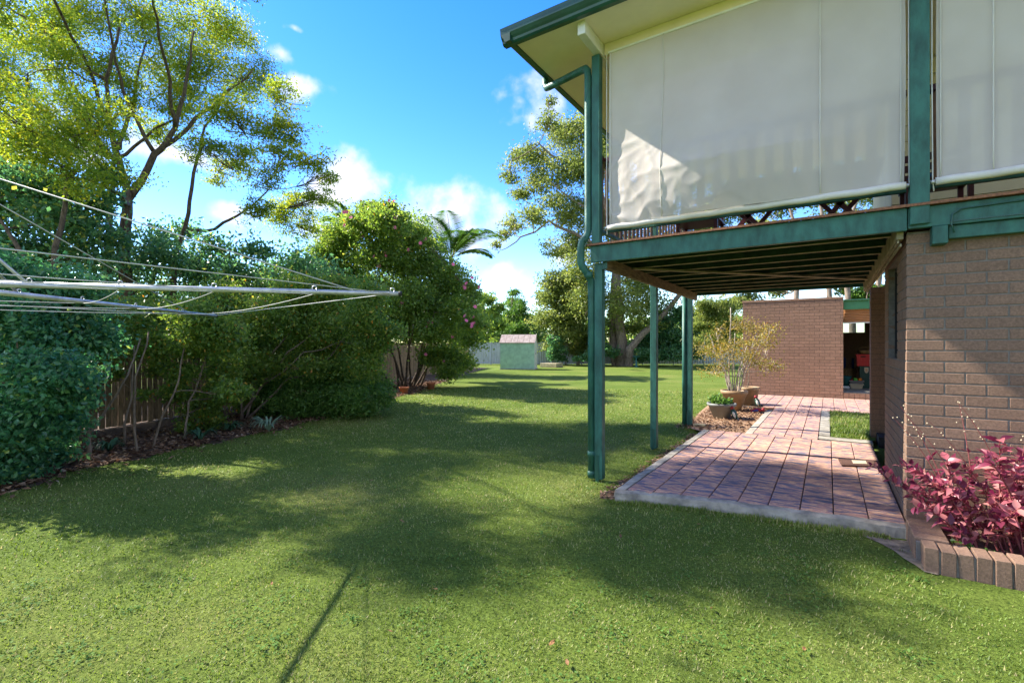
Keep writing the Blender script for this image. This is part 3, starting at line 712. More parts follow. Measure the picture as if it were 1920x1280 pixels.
# roof edge: soffit, beams, gutters, downpipes
SZ = 4.80
MB().box((-2.86, 4.455, SZ), (3.6, 10.4, SZ + .012)).build('soffit', M['soffit'], house)
for x in (-1.0, 0.9, 2.7): MB().box((x, 4.46, SZ - .004), (x + .03, 10.3, SZ - .0005)).build('cover_strip', M['soffit'], house)
MB().box((-2.145, 4.50, 4.665), (-2.06, 10.3, SZ - .002), .004).build('eave_beam', M['white'], house)
MB().box((-2.055, 4.985, 4.675), (3.5, 5.03, SZ - .002), .004).build('head_beam', M['cream'], house)
# quad gutter profile (outward offset, height)
prof = [(0.0, .0), (.055, -.005), (.075, .012), (.082, .035), (.100, .055), (.118, .085), (.122, .125), (.128, .150), (.120, .152), (.112, .125), (.0, .12)]
MB().extrude([(0, 4.448 - o, SZ - .02 + h) for o, h in prof], (-2.985, 0, 0), (3.6, 0, 0)).build('gutter', M['green_metal'], house)
MB().extrude([(-2.862 - o, 0, SZ - .02 + h) for o, h in prof], (0, 4.33, 0), (0, 10.4, 0)).build('gutter', M['green_metal'], house)
rf = MB()
e0, e1 = (-2.97, 4.36), (3.6, 10.5); zr = SZ + .115
rf.add([(e0[0], e0[1], zr), (e1[0], e0[1], zr), (e1[0], e1[1], zr), (e0[0], e1[1], zr), (0.2, 7.4, zr + 0.95), (3.6, 7.4, zr + .95)], [(0, 1, 5, 4), (0, 4, 3), (3, 4, 5, 2), (1, 2, 5), (0, 3, 2, 1)])
rf.build('roof', M['roof'], house)
dp = MB(); r_ = .040
dp.tube([(-2.93, 5.23, 4.79), (-2.93, 5.23, 4.72), (-2.90, 5.21, 4.665), (-2.83, 5.17, 4.645), (-2.32, 4.955, 4.575), (-2.245, 4.925, 4.56), (-2.222, 4.915, 4.53), (-2.215, 4.915, 4.46), (-2.215, 4.915, 2.76), (-2.225, 4.895, 2.70),
         (-2.265, 4.86, 2.63), (-2.275, 4.855, 2.57), (-2.275, 4.855, 2.43), (-2.265, 4.87, 2.37), (-2.225, 4.925, 2.29), (-2.212, 4.99, 2.22), (-2.212, 5.0, 2.1), (-2.212, 5.0, 0.03)], r_, 14)
d1 = dp.build('downpipe', M['green'], house, True)
for z in (0.30, 0.08, 2.28, 2.66): MB().tube([(-2.212 if z < 2.5 else -2.24, 5.0 if z < 2.2 else (4.93 if z < 2.5 else 4.88), z - .03), (-2.212 if z < 2.5 else -2.25, 5.0 if z < 2.2 else (4.925 if z < 2.5 else 4.87), z + .03)], .0435, 14).build('joiner', M['green'], d1, True)
MB().tube([(-2.212, 9.16, 2.42), (-2.212, 9.16, 0.03)], .04, 12).build('downpipe', M['green'], house, True)

# ------------------------------------------------------------------ verandah blinds
from mathutils import noise as mnoise
def blind(label, x0, x1, seams, wrinkle):
    t = thing('verandah_blind', label, 'blind', ((x0 + x1) / 2, 4.95, 2.78), 'pale roll-down verandah blinds')
    nx, nz = int((x1 - x0) * 56), 106; zt, zb = 4.668, 2.79
    V = []; F = []
    for j in range(nz + 1):
        tz = j / nz
        for i in range(nx + 1):
            s = i / nx; x = x0 + (x1 - x0) * s; z = zt + (zb - zt) * tz
            x += (0.012 * math.sin(tz * 3.1) if s > .5 else -0.006 * math.sin(tz * 3)) * abs(s - .5) * 2
            y = 4.95 + .010 * mnoise.noise((x * .9, z * .8, 3)) * math.sin(math.pi * tz) + .004 * math.sin(x * 7 + 2 * z)
            if wrinkle:
                w = max(0, 1 - s / .62) ** .8 * max(0, (tz - .38) / .62) ** .7
                wx = x + .22 * mnoise.noise((x * 2.2, z * 2.2, 1)); wz = z + .22 * mnoise.noise((x * 2.2, z * 2.2, 7))
                rg = (1 - abs(mnoise.noise((wx * 2.6 + wz * 1.1, wz * 2.4, 0)))) ** 6
                rg2 = (1 - abs(mnoise.noise((wx * 5.5, wz * 6.5 - wx * 2, 4)))) ** 4
                rg3 = mnoise.noise((wx * 12, wz * 13, 9))
                bul = max(0, math.sin(math.pi * min(1, s / .95)) ) ** 1.2 * max(0, (tz - .25) / .75) * (1 - .75 * max(0, (tz - .75) / .25))
                y -= .28 * bul + w * (.020 * rg + .012 * rg2 + .0022 * rg3)
                # the loose left edge hangs in a fold
                if s < .07: y += .05 * (1 - s / .07) * max(0, (tz - .45) / .55) * (1 - .5 * tz)
            V.append((x, y, z))
    for j in range(nz):
        for i in range(nx):
            a = j * (nx + 1) + i; F.append((a, a + 1, a + nx + 2, a + nx + 1))
    MB().add(V, F).build('fabric', M['fabric'], t, True)
    pts = [(x0 - .01 + (x1 - x0 + .02) * k / 24, 4.935 + .004 * math.sin(k), 2.772 + .003 * math.sin(k * 1.7)) for k in range(25)]
    ro = MB().tube(pts, .030, 12).build('rolled_hem', M['fabric_roll'], t, True)
    MB().tube([(x0 - .045, 4.935, 2.772), (x0 - .008, 4.935, 2.772)], .016, 10).build('bar_end', M['galv'], ro, True)
    MB().tube([(x1 + .008, 4.935, 2.772), (x1 + .045, 4.935, 2.772)], .016, 10).build('bar_end', M['galv'], ro, True)
    for x in seams + [x0 + .02, x1 - .02]:
        MB().tube([(x, 4.938 - (.28 * math.sin(math.pi * min(1, max(0, (x - x0) / (x1 - x0)) / .95)) ** 1.2 * max(0, ((4.668 - z) / 1.878 - .25) / .75) * (1 - .75 * max(0, ((4.668 - z) / 1.878 - .75) / .25)) if wrinkle else 0), z) for z in np.linspace(4.66, 2.80, 12)], .0045, 5).build('seam', M['fabric_roll'], t, True)
    MB().box((x0 - .01, 4.94, 4.655), (x1 + .01, 4.965, 4.675)).build('head_batten', M['white'], t)
    for x in (x0 - .03, x1 + .03):
        MB().tube([(x, 4.955, 4.66), (x, 4.953, 3.6), (x + .004, 4.945, 2.79), (x + .01, 4.94, 2.70)], .005, 5).build('rope', M['white'], t, True)
    return t
M['fabric_roll'] = mat('blind_canvas', (0.66, 0.63, 0.57), 0.9, 0.06, 4, bump=0.2)
blind('wide pale canvas verandah blind with wrinkled sunlit lower left corner', -1.983, 0.505, [-1.40, -0.06], True)
blind('pale canvas verandah blind at the right edge, beyond the thick green post', 0.705, 3.3, [1.02, 1.9, 2.6], False)

# ------------------------------------------------------------------ furniture on the deck
def cross_legs(mb, c, w, h, axis='x'):
    for s in (-1, 1):
        mb.bar((c[0] - s * w / 2, c[1], DZ + .03), (c[0] + s * w / 2, c[1], DZ + h), .045, .045, up=(0, 1, 0))
tb = thing('outdoor_table', 'maroon slatted deck table on crossed legs, seen under the wide blind', 'table', (-0.45, 6.3, DZ))
for y in (5.95, 6.65):
    m_ = MB(); cross_legs(m_, (-0.75, y), .55, .68); cross_legs(m_, (0.10, y), .55, .68); m_.build('leg', M['maroon'], tb)
MB().bar((-1.0, 6.3, DZ + .06), (.35, 6.3, DZ + .06), .06, .05).build('stretcher', M['maroon'], tb)
for k in range(7): MB().box((-1.1, 5.85 + .13 * k, DZ + .70), (.45, 5.97 + .13 * k, DZ + .725)).build('slat', M['maroon'], tb)
def deck_chair(label, x, y, cush):
    t = thing('deck_chair', label, 'chair', (x, y, DZ), 'chairs on the deck')
    for a in (-.22, .22):
        for b in (-.2, .2): MB().box((x + a - .02, y + b - .02, DZ + .022), (x + a + .02, y + b + .02, DZ + (.88 if b > 0 else .44))).build('leg', M['maroon'], t)
    MB().box((x - .25, y - .24, DZ + .44), (x + .25, y + .24, DZ + .47)).build('seat', M['maroon'], t)
    for k in range(3): MB().box((x - .2, y + .19, DZ + .56 + .1 * k), (x + .2, y + .21, DZ + .63 + .1 * k)).build('back_slat', M['maroon'], t)
    MB().box((x - .22, y - .21, DZ + .472), (x + .22, y + .18, DZ + .52), .02).build('cushion', M[cush], t)
deck_chair('dark deck chair with red cushion behind the wide blind, nearest the corner post', -1.35, 6.4, 'red_plastic')
deck_chair('dark deck chair with blue cushion beside the thick green post', 0.85, 6.1, 'blue')

# ------------------------------------------------------------------ brick garage at the end of the path
GY = 15.70
gar = thing('garage', 'low brown brick garage with open tan roller door', 'garage', (-0.5, GY, 0))
gc = MB(); gc.box((-2.112, GY + .005, -.05), (0.33, GY + .10, 2.76)); gc.box((0.33, GY + .005, -.05), (3.6, GY + .10, 0.245))
gc.box((-2.112, GY + .10, -.05), (-2.01, 20.3, 2.76)); gc.box((2.2, GY + .005, .245), (3.6, GY + .10, 2.76))
gw = gc.build('brick_wall', M['dark_mortar'], gar)
ex = MB(); cnt = 0; GH = 0.0757
for i in range(32):
    z = .012 + i * CH; x = -2.118 - (.12 if i % 2 else 0)
    xr = 0.333
    while x < xr - .02:
        a = max(x, -2.118); b = min(x + .23, xr)
        if b - a > .03:
            c = ((a + b) / 2, GY + .045, z + GH / 2); sz = (round(b - a, 3), .09, GH)
            if i >= 2 and cnt < 296: piece('brick', c, sz, M['garage_brick'], gw, .003, .002); cnt += 1
            else: ex.box((a, GY, z), (b, GY + .09, z + GH))
        x += .24
    if i < 2:
        for k in range(28): ex.box((0.345 + .118 * k, GY - .004, .012 + i * .115), (0.345 + .118 * k + .108, GY + .09, .012 + i * .115 + .105))
    y = GY + .1
    for k in range(19): ex.box((-2.1185, GY + .10 + .24 * k - (.12 if i % 2 else 0) * (k > 0), z), (-2.06, GY + .33 + .24 * k - (.12 if i % 2 else 0), z + GH))
tag(ex.build('brickwork', M['garage_brick'], gar), kind='stuff')
MB().box((-2.135, GY - .012, 2.757), (0.34, GY + .12, 2.815), .004).build('coping', M['garage_brick'], gar)
MB().box((0.345, GY + .14, 2.475), (3.6, GY + .19, 2.70), .004).build('fascia', M['garage_green'], gar)
MB().extrude([(0, GY + .10, 2.70), (0, GY + .24, 2.70), (0, GY + .26, 2.725), (0, GY + .08, 2.72)], (0.342, 0, 0), (3.6, 0, 0)).build('capping', M['garage_green'], gar)
rd = [(0, GY + .22, 2.13)]
for k in range(33): rd.append((0, GY + .205 + .018 * math.sin(k * math.pi / 2), 2.13 + .35 * k / 32))
rd.append((0, GY + .24, 2.48)); rd.append((0, GY + .24, 2.13))
rdo = MB().extrude(rd, (0.345, 0, 0), (2.2, 0, 0)).build('roller_door', M['roller'], gar)
MB().box((0.345, GY + .18, 2.105), (2.2, GY + .225, 2.129)).build('bottom_bar', M['white'], rdo)
MB().box((-2.0, GY + .11, .1), (3.5, 20.2, .255)).build('floor', M['floor'], gar)
iw = MB(); iw.box((-2.0, 20.2, .2), (0.15, 20.3, 2.76)); iw.box((1.05, 20.2, .2), (3.6, 20.3, 2.76)); iw.box((.15, 20.2, .2), (1.05, 20.3, 1.93)); iw.box((.15, 20.2, 2.32), (1.05, 20.3, 2.76)); iw.box((3.5, GY + .1, .2), (3.6, 20.2, 2.76))
iw.build('rear_wall', M['garage_brick'], gar)
wf = MB().box((.15, 20.22, 1.93), (.18, 20.26, 2.32)).box((1.02, 20.22, 1.93), (1.05, 20.26, 2.32)).box((.18, 20.22, 1.93), (1.02, 20.26, 1.955)).box((.18, 20.22, 2.295), (1.02, 20.26, 2.32)).build('window', M['white'], gar)
MB().box((.18, 20.235, 1.955), (1.02, 20.24, 2.295)).build('pane', M['clear_glass'], wf)
MB().box((-2.0, GY + .25, 2.70), (3.6, 20.3, 2.755)).build('roof', M['roof'], gar)

# things stored inside the doorway
FZ = .256
def crate(nm, label, c, w, d, h, m, cat, taper=.0):
    t = thing(nm, label, cat, c); x, y, z = c
    a, b = w / 2 - taper, d / 2 - taper; A, B = w / 2, d / 2; th = .012
    vs = [(x - a, y - b, z), (x + a, y - b, z), (x + a, y + b, z), (x - a, y + b, z), (x - A, y - B, z + h), (x + A, y - B, z + h), (x + A, y + B, z + h), (x - A, y + B, z + h),
          (x - A + th, y - B + th, z + h), (x + A - th, y - B + th, z + h), (x + A - th, y + B - th, z + h), (x - A + th, y + B - th, z + h),
          (x - a + th, y - b + th, z + th), (x + a - th, y - b + th, z + th), (x + a - th, y + b - th, z + th), (x - a + th, y + b - th, z + th)]
    fs = [(3, 2, 1, 0), (0, 1, 5, 4), (1, 2, 6, 5), (2, 3, 7, 6), (3, 0, 4, 7), (4, 5, 9, 8), (5, 6, 10, 9), (6, 7, 11, 10), (7, 4, 8, 11), (8, 9, 13, 12), (9, 10, 14, 13), (10, 11, 15, 14), (11, 8, 12, 15), (12, 13, 14, 15)]
    MB().add(vs, fs).build('body', M[m], t)
    rm = MB(); r = .012
    rm.box((x - A - r, y - B - r, z + h - .03), (x + A + r, y - B - .0005, z + h + .004)).box((x - A - r, y + B + .0005, z + h - .03), (x + A + r, y + B + r, z + h + .004))
    rm.box((x - A - r, y - B, z + h - .03), (x - A - .0005, y + B, z + h + .004)).box((x + A + .0005, y - B, z + h - .03), (x + A + r, y + B, z + h + .004))
    rm.build('rim', M[m], t)
    return t
gb = crate('storage_box', 'dark green plastic storage box with pale emblem under the red crate', (1.02, 17.7, FZ), .50, .40, .64, 'dark_green_plastic', 'box')
sh = [(-.05, .09), (.05, .09), (.055, 0), (.035, -.06), (0, -.085), (-.035, -.06), (-.055, 0)]
MB().extrude([(0.93 + a, 17.486, .78 + b) for a, b in sh], (0, 0, 0), (0, .008, 0)).build('emblem', M['beige_plastic'], gb)
MB().extrude([(0.93 + a * .45, 17.482, .79 + b * .45) for a, b in [(-.05, .06), (.02, .08), (-.01, .0), (.05, -.03), (.02, -.08), (-.02, -.05), (-.03, .02)]], (0, 0, 0), (0, .003, 0)).build('emblem_mark', M['orange_plastic'], gb)
rc = crate('plastic_crate', 'bright red plastic crate on the green storage box', (0.855, 17.7, FZ + .648), .33, .34, .34, 'red_plastic', 'crate', .015)
MB().box((0.80, 17.512, 1.165), (0.91, 17.53, 1.195)).build('hand_hole', M['black'], rc)
for k in range(4): MB().box((0.715 + .09 * k, 17.52, .92), (0.727 + .09 * k, 17.533, 1.14)).build('rib', M['red_plastic'], rc)
bk = thing('wicker_basket', 'low wicker basket lying on top of the red crate', 'basket', (0.90, 17.7, 1.245))
MB().lathe([(.10, 0), (.16, .06), (.17, .12), (.155, .12), (.145, .06), (.09, .015)], (0.90, 17.7, 1.249), 18).build('bowl', M['wicker'], bk, True)
MB().tube([(0.90 + .16 * math.cos(a), 17.7, 1.36 + .10 * math.sin(a)) for a in np.linspace(0, math.pi, 9)], .010, 6).build('handle', M['wicker'], bk, True)
crate('plastic_tub', 'beige plastic tub on the garage floor, lowest of two stacked', (0.685, 17.35, FZ), .32, .28, .13, 'beige_plastic', 'tub', .03)
crate('plastic_tub', 'grey plastic tub of toy balls stacked in the beige tub', (0.685, 17.35, FZ + .137), .34, .28, .09, 'grey_plastic', 'tub', .02)
def ball(label, c, r, m):
    o = MB().lathe([(max(.001, r * math.sin(a)), -r * math.cos(a)) for a in np.linspace(0, math.pi, 12)], c, 16).build('toy_ball', M[m], None, True); tag(o, label, 'ball')
ball('lime green toy ball in the grey tub', (0.655, 17.30, .51), .055, 'lime_plastic')
ball('orange toy ball in the grey tub beside the green one', (0.765, 17.30, .515), .055, 'orange_plastic')
ball('small dark red toy ball at the left of the grey tub', (0.57, 17.28, .495), .035, 'bird_red')
bu = thing('bucket', 'teal plastic bucket just inside the garage doorway', 'bucket', (0.43, 17.4, FZ))
MB().lathe([(.11, .02), (.14, .32), (.15, .33), (.15, .345), (.135, .345), (.105, .04)], (0.43, 17.4, FZ), 20).build('pail', M['teal_plastic'], bu, True)
sk = tag(MB().box((0.33, 17.08, FZ + .001), (0.52, 17.25, FZ + .07), .025).build('white_shoe', M['white']), 'small white shoe on the garage sill', 'shoe')
bb = thing('wicker_hamper', 'tall wicker hamper with blue cloth behind the teal bucket', 'hamper', (0.50, 18.2, FZ))
MB().lathe([(.15, 0), (.2, .3), (.21, .55), (.19, .55), (.14, .03)], (0.52, 18.2, FZ), 18).build('basket', M['wicker'], bb, True)
MB().add([(0.30, 18.1, .75), (0.44, 18.05, .72), (0.45, 18.1, 1.12), (0.34, 18.2, 1.20), (0.28, 18.2, 1.1), (0.40, 18.3, .8)], [(0, 1, 2), (0, 2, 3), (0, 3, 4), (1, 5, 2), (5, 3, 2)]).build('cloth', M['blue'], bb)
MB().box((0.60, 18.15, .70), (0.66, 18.3, 1.12), .02).build('cloth', M['blue'], bb)

# ------------------------------------------------------------------ timber fence on the left
FA, FB = Vector((-8.9, -1.5, 0)), Vector((-20.5, 26.0, 0)); fd = (FB - FA); FL = fd.length; fd.normalize(); fang = math.atan2(fd.y, fd.x)
fence = thing('timber_fence', 'weathered timber paling fence behind the garden shrubs', 'fence', FA)
npal = int(FL / .118)
for k in range(npal):
    c = FA + fd * (k * .118 + .05); h = 1.62 + random.uniform(-.02, .02)
    if k < 270: link('paling', PC.mesh('paling', (.100, .016, 1.62), M['fence_wood'], 0), fence, loc=(c.x, c.y, .02 + .81 + random.uniform(-.015, .015)), rot=(random.gauss(0, .006), random.gauss(0, .008), fang))
nrm = Vector((-fd.y, fd.x, 0))
for z in (.35, 1.3): MB().bar(FA + nrm * .035 + Vector((0, 0, z)), FB + nrm * .035 + Vector((0, 0, z)), .04, .075).build('fence_rail', M['fence_wood'], fence)

# steel sheet fence across the back
BA, BB = Vector((-24.5, 30.0, 0)), Vector((-2.0, 44.0, 0)); bd = (BB - BA); BL = bd.length; bd.normalize(); bang = math.atan2(bd.y, bd.x); npan = int(BL / 2.4)
bf = thing('steel_fence', 'grey ribbed steel sheet fence across the back of the lawn', 'fence', BA)
pr = []
for k in range(13):
    x = -1.15 + k * 2.3 / 12; pr += [(x, 0, 0), (x + .05, .03, 0), (x + .12, .03, 0), (x + .15, 0, 0)] if k < 12 else [(x, 0, 0)]
pm = MB(); n_ = len(pr); pm.add([(x, y, z) for z in (.05, 1.72) for x, y, _ in pr], [(i, i + 1, n_ + i + 1, n_ + i) for i in range(n_ - 1)])
pmesh = pm.mesh('fence_panel', M['steel_fence'])
for k in range(npan):
    c = BA + bd * (k * 2.4 + 1.2); link('fence_panel', pmesh, bf, loc=(c.x, c.y, 0), rot=(0, 0, bang))
    q = BA + bd * (k * 2.4); MB().box((q.x - .04, q.y - .04, 0), (q.x + .04, q.y + .04, 1.75)).build('fence_post', M['steel_fence'], bf)
MB().bar(BA + Vector((0, 0, 1.74)), BA + bd * npan * 2.4 + Vector((0, 0, 1.74)), .06, .05).build('top_rail', M['steel_fence'], bf)

# ------------------------------------------------------------------ garden shed
sx, sy = -16.35, 25.6
shed = thing('garden_shed', 'small pale green steel shed with rusty ribbed roof on the lawn', 'shed', (sx, sy, 0))
sa = R(33.2 - 9); Ms = Matrix.Translation((sx, sy, 0)) @ Matrix.Rotation(sa, 4, 'Z')
def sb(mb): mb.v = [tuple(Ms @ Vector(p)) for p in mb.v]; return mb
W2, D2, HE, HR = 1.08, 1.55, 1.72, 2.22
for k in range(5):
    a = -W2 + k * 2 * W2 / 5
    sb(MB().box((a + .012, 0, .05), (a + 2 * W2 / 5 - .012, .03, HE))).build('wall_panel', M['shed_green'], shed)
    sb(MB().box((a - .012, -.006, .05), (a + .012, .03, HE))).build('seam', M['shed_green'], shed)
sb(MB().add([(W2, .03, .05), (W2, D2, .05), (W2, D2, HE), (W2, D2 / 2, HR - .03), (W2, .03, HE), (W2 - .03, .03, .05), (W2 - .03, D2, .05), (W2 - .03, D2, HE), (W2 - .03, D2 / 2, HR - .03), (W2 - .03, .03, HE)],
            [(0, 1, 2, 3, 4), (9, 8, 7, 6, 5), (0, 5, 6, 1), (1, 6, 7, 2), (2, 7, 8, 3), (3, 8, 9, 4), (4, 9, 5, 0)])).build('gable_wall', M['shed_white'], shed)
sb(MB().box((-W2, .03, .05), (-W2 + .03, D2, HE)).box((-W2 + .03, D2 - .03, .05), (W2 - .03, D2, HE))).build('rear_wall', M['shed_green'], shed)
do = sb(MB().box((W2 + .002, .35, .08), (W2 + .025, 1.15, 1.70))).build('door', M['shed_white'], shed)
sb(MB().box((W2 + .026, .42, .95), (W2 + .05, .47, 1.05))).build('handle', M['black'], do)
for k in range(6):
    a = -W2 - .06 + k * (2 * W2 + .12) / 6; b = a + (2 * W2 + .12) / 6 - .012
    for s in (0, 1):
        y0 = -.08 if s == 0 else D2 + .08
        sb(MB().add([(a, y0, HE - .03), (b, y0, HE - .03), (b, D2 / 2, HR), (a, D2 / 2, HR), (a, y0, HE - .05), (b, y0, HE - .05), (b, D2 / 2, HR - .02), (a, D2 / 2, HR - .02)],
                    [(0, 1, 2, 3), (7, 6, 5, 4), (0, 4, 5, 1), (1, 5, 6, 2), (2, 6, 7, 3), (3, 7, 4, 0)])).build('roof_sheet', M['rust'], shed)
sb(MB().box((-W2 - .05, -.05, 0), (W2 + .05, D2 + .05, .05))).build('slab', M['concrete'], shed)
pl = tag(MB().box((-16.9, 29.4, 0), (-15.6, 30.4, .28), .02).build('timber_platform', M['batten']), 'low timber platform on the grass to the right of the shed', 'platform')
bs = thing('bird_bath', 'small teal bird bath on a stem near the big tree', 'bird bath', (-11.3, 33.2, 0))
MB().lathe([(.16, 0), (.15, .05), (.06, .1), (.05, .6), (.09, .66)], (-11.3, 33.2, 0), 14).build('stem', M['teal_plastic'], bs, True)
MB().lathe([(.05, .66), (.26, .74), (.27, .77), (.22, .76), (.03, .70)], (-11.3, 33.2, 0), 16).build('bowl', M['teal_plastic'], bs, True)

# ------------------------------------------------------------------ rotary clothes hoist
HC = Vector((-3.65, .33, 0)); HZ = 1.80
hoist = thing('clothes_hoist', 'galvanised rotary clothes hoist with long arms and sagging lines', 'clothes line', HC)
tips = [Vector((-2.08, 1.98, HZ)), Vector((-5.14, 2.43, HZ))]
tips += [2 * Vector((HC.x, HC.y, HZ)) - tips[0], 2 * Vector((HC.x, HC.y, HZ)) - tips[1]]
top = Vector((HC.x, HC.y, HZ))
MB().tube([HC, HC + Vector((0, 0, 1.1))], .03, 12).tube([HC + Vector((0, 0, 1.1)), HC + Vector((0, 0, 2.45))], .022, 12).build('mast', M['galv'], hoist, True)
MB().lathe([(.05, -.08), (.06, 0), (.05, .08)], tuple(top), 14).build('hub', M['galv'], hoist, True)
for t_ in tips:
    d = (t_ - top).normalized()
    a = MB().tube([top, t_], [.0165, .0130], 12).build('arm', M['galv'], hoist, True)
    MB().tube([t_, t_ + d * .02], .0145, 10).build('end_cap', M['black'], a, True)
    MB().tube([HC + Vector((0, 0, 2.30)), top + (t_ - top) * .22], .008, 8).build('strut', M['galv'], hoist, True)
    for fr in (.22, .39, .58, .80, .985):
        q = top + (t_ - top) * fr
        MB().tube([q + Vector((0, 0, .012)) + Vector((math.cos(b) * d.x * .012, math.cos(b) * d.y * .012, .013 * math.sin(b) + .008)) for b in np.linspace(0, 6.28, 9)], .0028, 5).build('line_hook', M['galv'], a, True)
    MB().tube([HC + Vector((0, 0, 2.43)), top + (t_ - top) * (.89 if t_ is tips[0] else .82) + Vector((0, 0, .014))], .0035, 6).build('stay_wire', M['wire'], hoist, True)
for k in range(4):
    p0, p1 = tips[k], tips[(k + 1) % 4]
    for fr in (.39, .58, .80):
        a = top + (p0 - top) * fr; b = top + (p1 - top) * fr; a.z -= .012; b.z -= .012; pts_ = []
        for s in np.linspace(0, 1, 15): pts_.append(a.lerp(b, s) - Vector((0, 0, .05 * fr * 4 * s * (1 - s))))
        MB().tube(pts_, .0026, 5, caps=False).build('line', M['wire'], hoist, True)
    MB().tube([p0 - (p0 - top) * .015, p1 - (p1 - top) * .015], .0026, 5, caps=False).build('line', M['wire'], hoist, True)

# ------------------------------------------------------------------ pots and ornaments
def pot(nm, label, c, rb, rt, h, m, tray=False, cat='plant pot'):
    t = thing(nm, label, cat, c)
    MB().lathe([(rb, 0), (rt * .96, h * .82), (rt * 1.05, h * .84), (rt * 1.07, h), (rt * .97, h), (rt * .93, h * .86), (rb * .9, .03)], c, 26).build('pot', M[m], t, True)
    MB().lathe([(.01, h * .80), (rt * .935, h * .82), (rt * .93, h * .86), (.01, h * .88)], c, 20).build('potting_soil', M['potting'], t, True)
    return t
pot_g = pot('plant_pot', 'wide grey scuffed plastic pot in the mulch, nearest the post', (-1.80, 10.45, .05), .15, .26, .30, 'grey_pot')
pot_a = pot('plant_pot', 'flared tan pot holding the tall bare-stemmed shrub', (-1.76, 11.75, .05), .13, .265, .46, 'tan_pot')
pot_b = pot('plant_pot', 'straight tan pot behind the flared one', (-1.62, 12.95, .05), .17, .235, .46, 'tan_pot')
pot('plant_pot', 'small orange terracotta pot at the foot of the pink-flowered bush, farther one', (-11.45, 12.4, 0), .10, .15, .24, 'terracotta')
pot('plant_pot', 'small orange terracotta pot half hidden in the low shrub', (-11.05, 10.75, 0), .10, .15, .22, 'terracotta')
def bird(label, c, ang, cols):
    t = thing('bird_ornament', label, 'ornament', c, 'painted bird ornaments by the pots')
    Q = Matrix.Rotation(ang, 3, 'Y')
    MB().lathe([(.005, 0), (.035, .03), (.055, .10), (.05, .17), (.03, .22), (.004, .235)], c, 12, Q).build('body', M[cols[0]], t, True)
    hc = Vector(c) + Q @ Vector((0, 0, .25)); MB().lathe([(.004, -.04), (.032, -.02), (.038, .01), (.02, .04), (.003, .045)], hc, 12, Q).build('head', M[cols[1]], t, True)
    wc = Vector(c) + Q @ Vector((0, -.045, .12)); MB().lathe([(.003, -.08), (.022, -.03), (.025, .03), (.004, .06)], wc, 8, Q).build('wing', M[cols[2]], t, True)
    tc_ = Vector(c) + Q @ Vector((.0, .03, .02)); MB().tube([tc_, tc_ + Q @ Vector((0.03, .08, -.02))], [.022, .008], 6).build('tail', M[cols[2]], t)
bird('red and dark green bird ornament leaning on the grey pot', (-1.50, 10.3, .05), -.35, ('bird_green', 'bird_red', 'white'))
bird('dark red bird ornament lying in the mulch by the flared pot', (-1.42, 11.6, .08), 1.35, ('bird_red', 'bird_red', 'blue'))
bird('dark green and white bird ornament leaning on the straight tan pot', (-1.36, 12.7, .05), -.3, ('bird_green', 'bird_red', 'white'))
offcut = tag(MB().box((-2.03, 9.05, .06), (-1.83, 9.13, .10), .006).build('timber_offcut', M['batten']), 'short timber offcut lying beside the farthest deck post', 'timber')

# brick garden edging under the red shrub
ge = thing('garden_edging', 'row of brown bricks on end edging the red shrub bed', 'edging', (0.55, 4.25, 0))
EH = .175
for k in range(24):
    x = 0.535 + .085 * k
    piece('brick', (x + .037, 4.275 + random.gauss(0, .003), EH / 2 - .012 + random.gauss(0, .002)), (.074, .17, EH), M['brick'], ge, .004, .014)
for k in range(4): piece('brick', (0.60, 4.455 + .118 * k, EH / 2 - .016), (.19, .108, EH), M['brick'], ge, .005, .010)
MB().box((0.54, 4.20, -.02), (2.56, 4.355, EH - .030)).box((0.515, 4.37, -.02), (0.68, 4.90, EH - .04)).build('mortar_bed', M['mortar'], ge)
so = sheet('shrub_bed_soil', [(0.69, 4.38), (2.6, 4.38), (2.6, 5.028), (0.53, 5.028), (0.53, 4.92), (0.69, 4.92)], .11, M['soil']); so['label'] = 'dark soil under the red shrub'

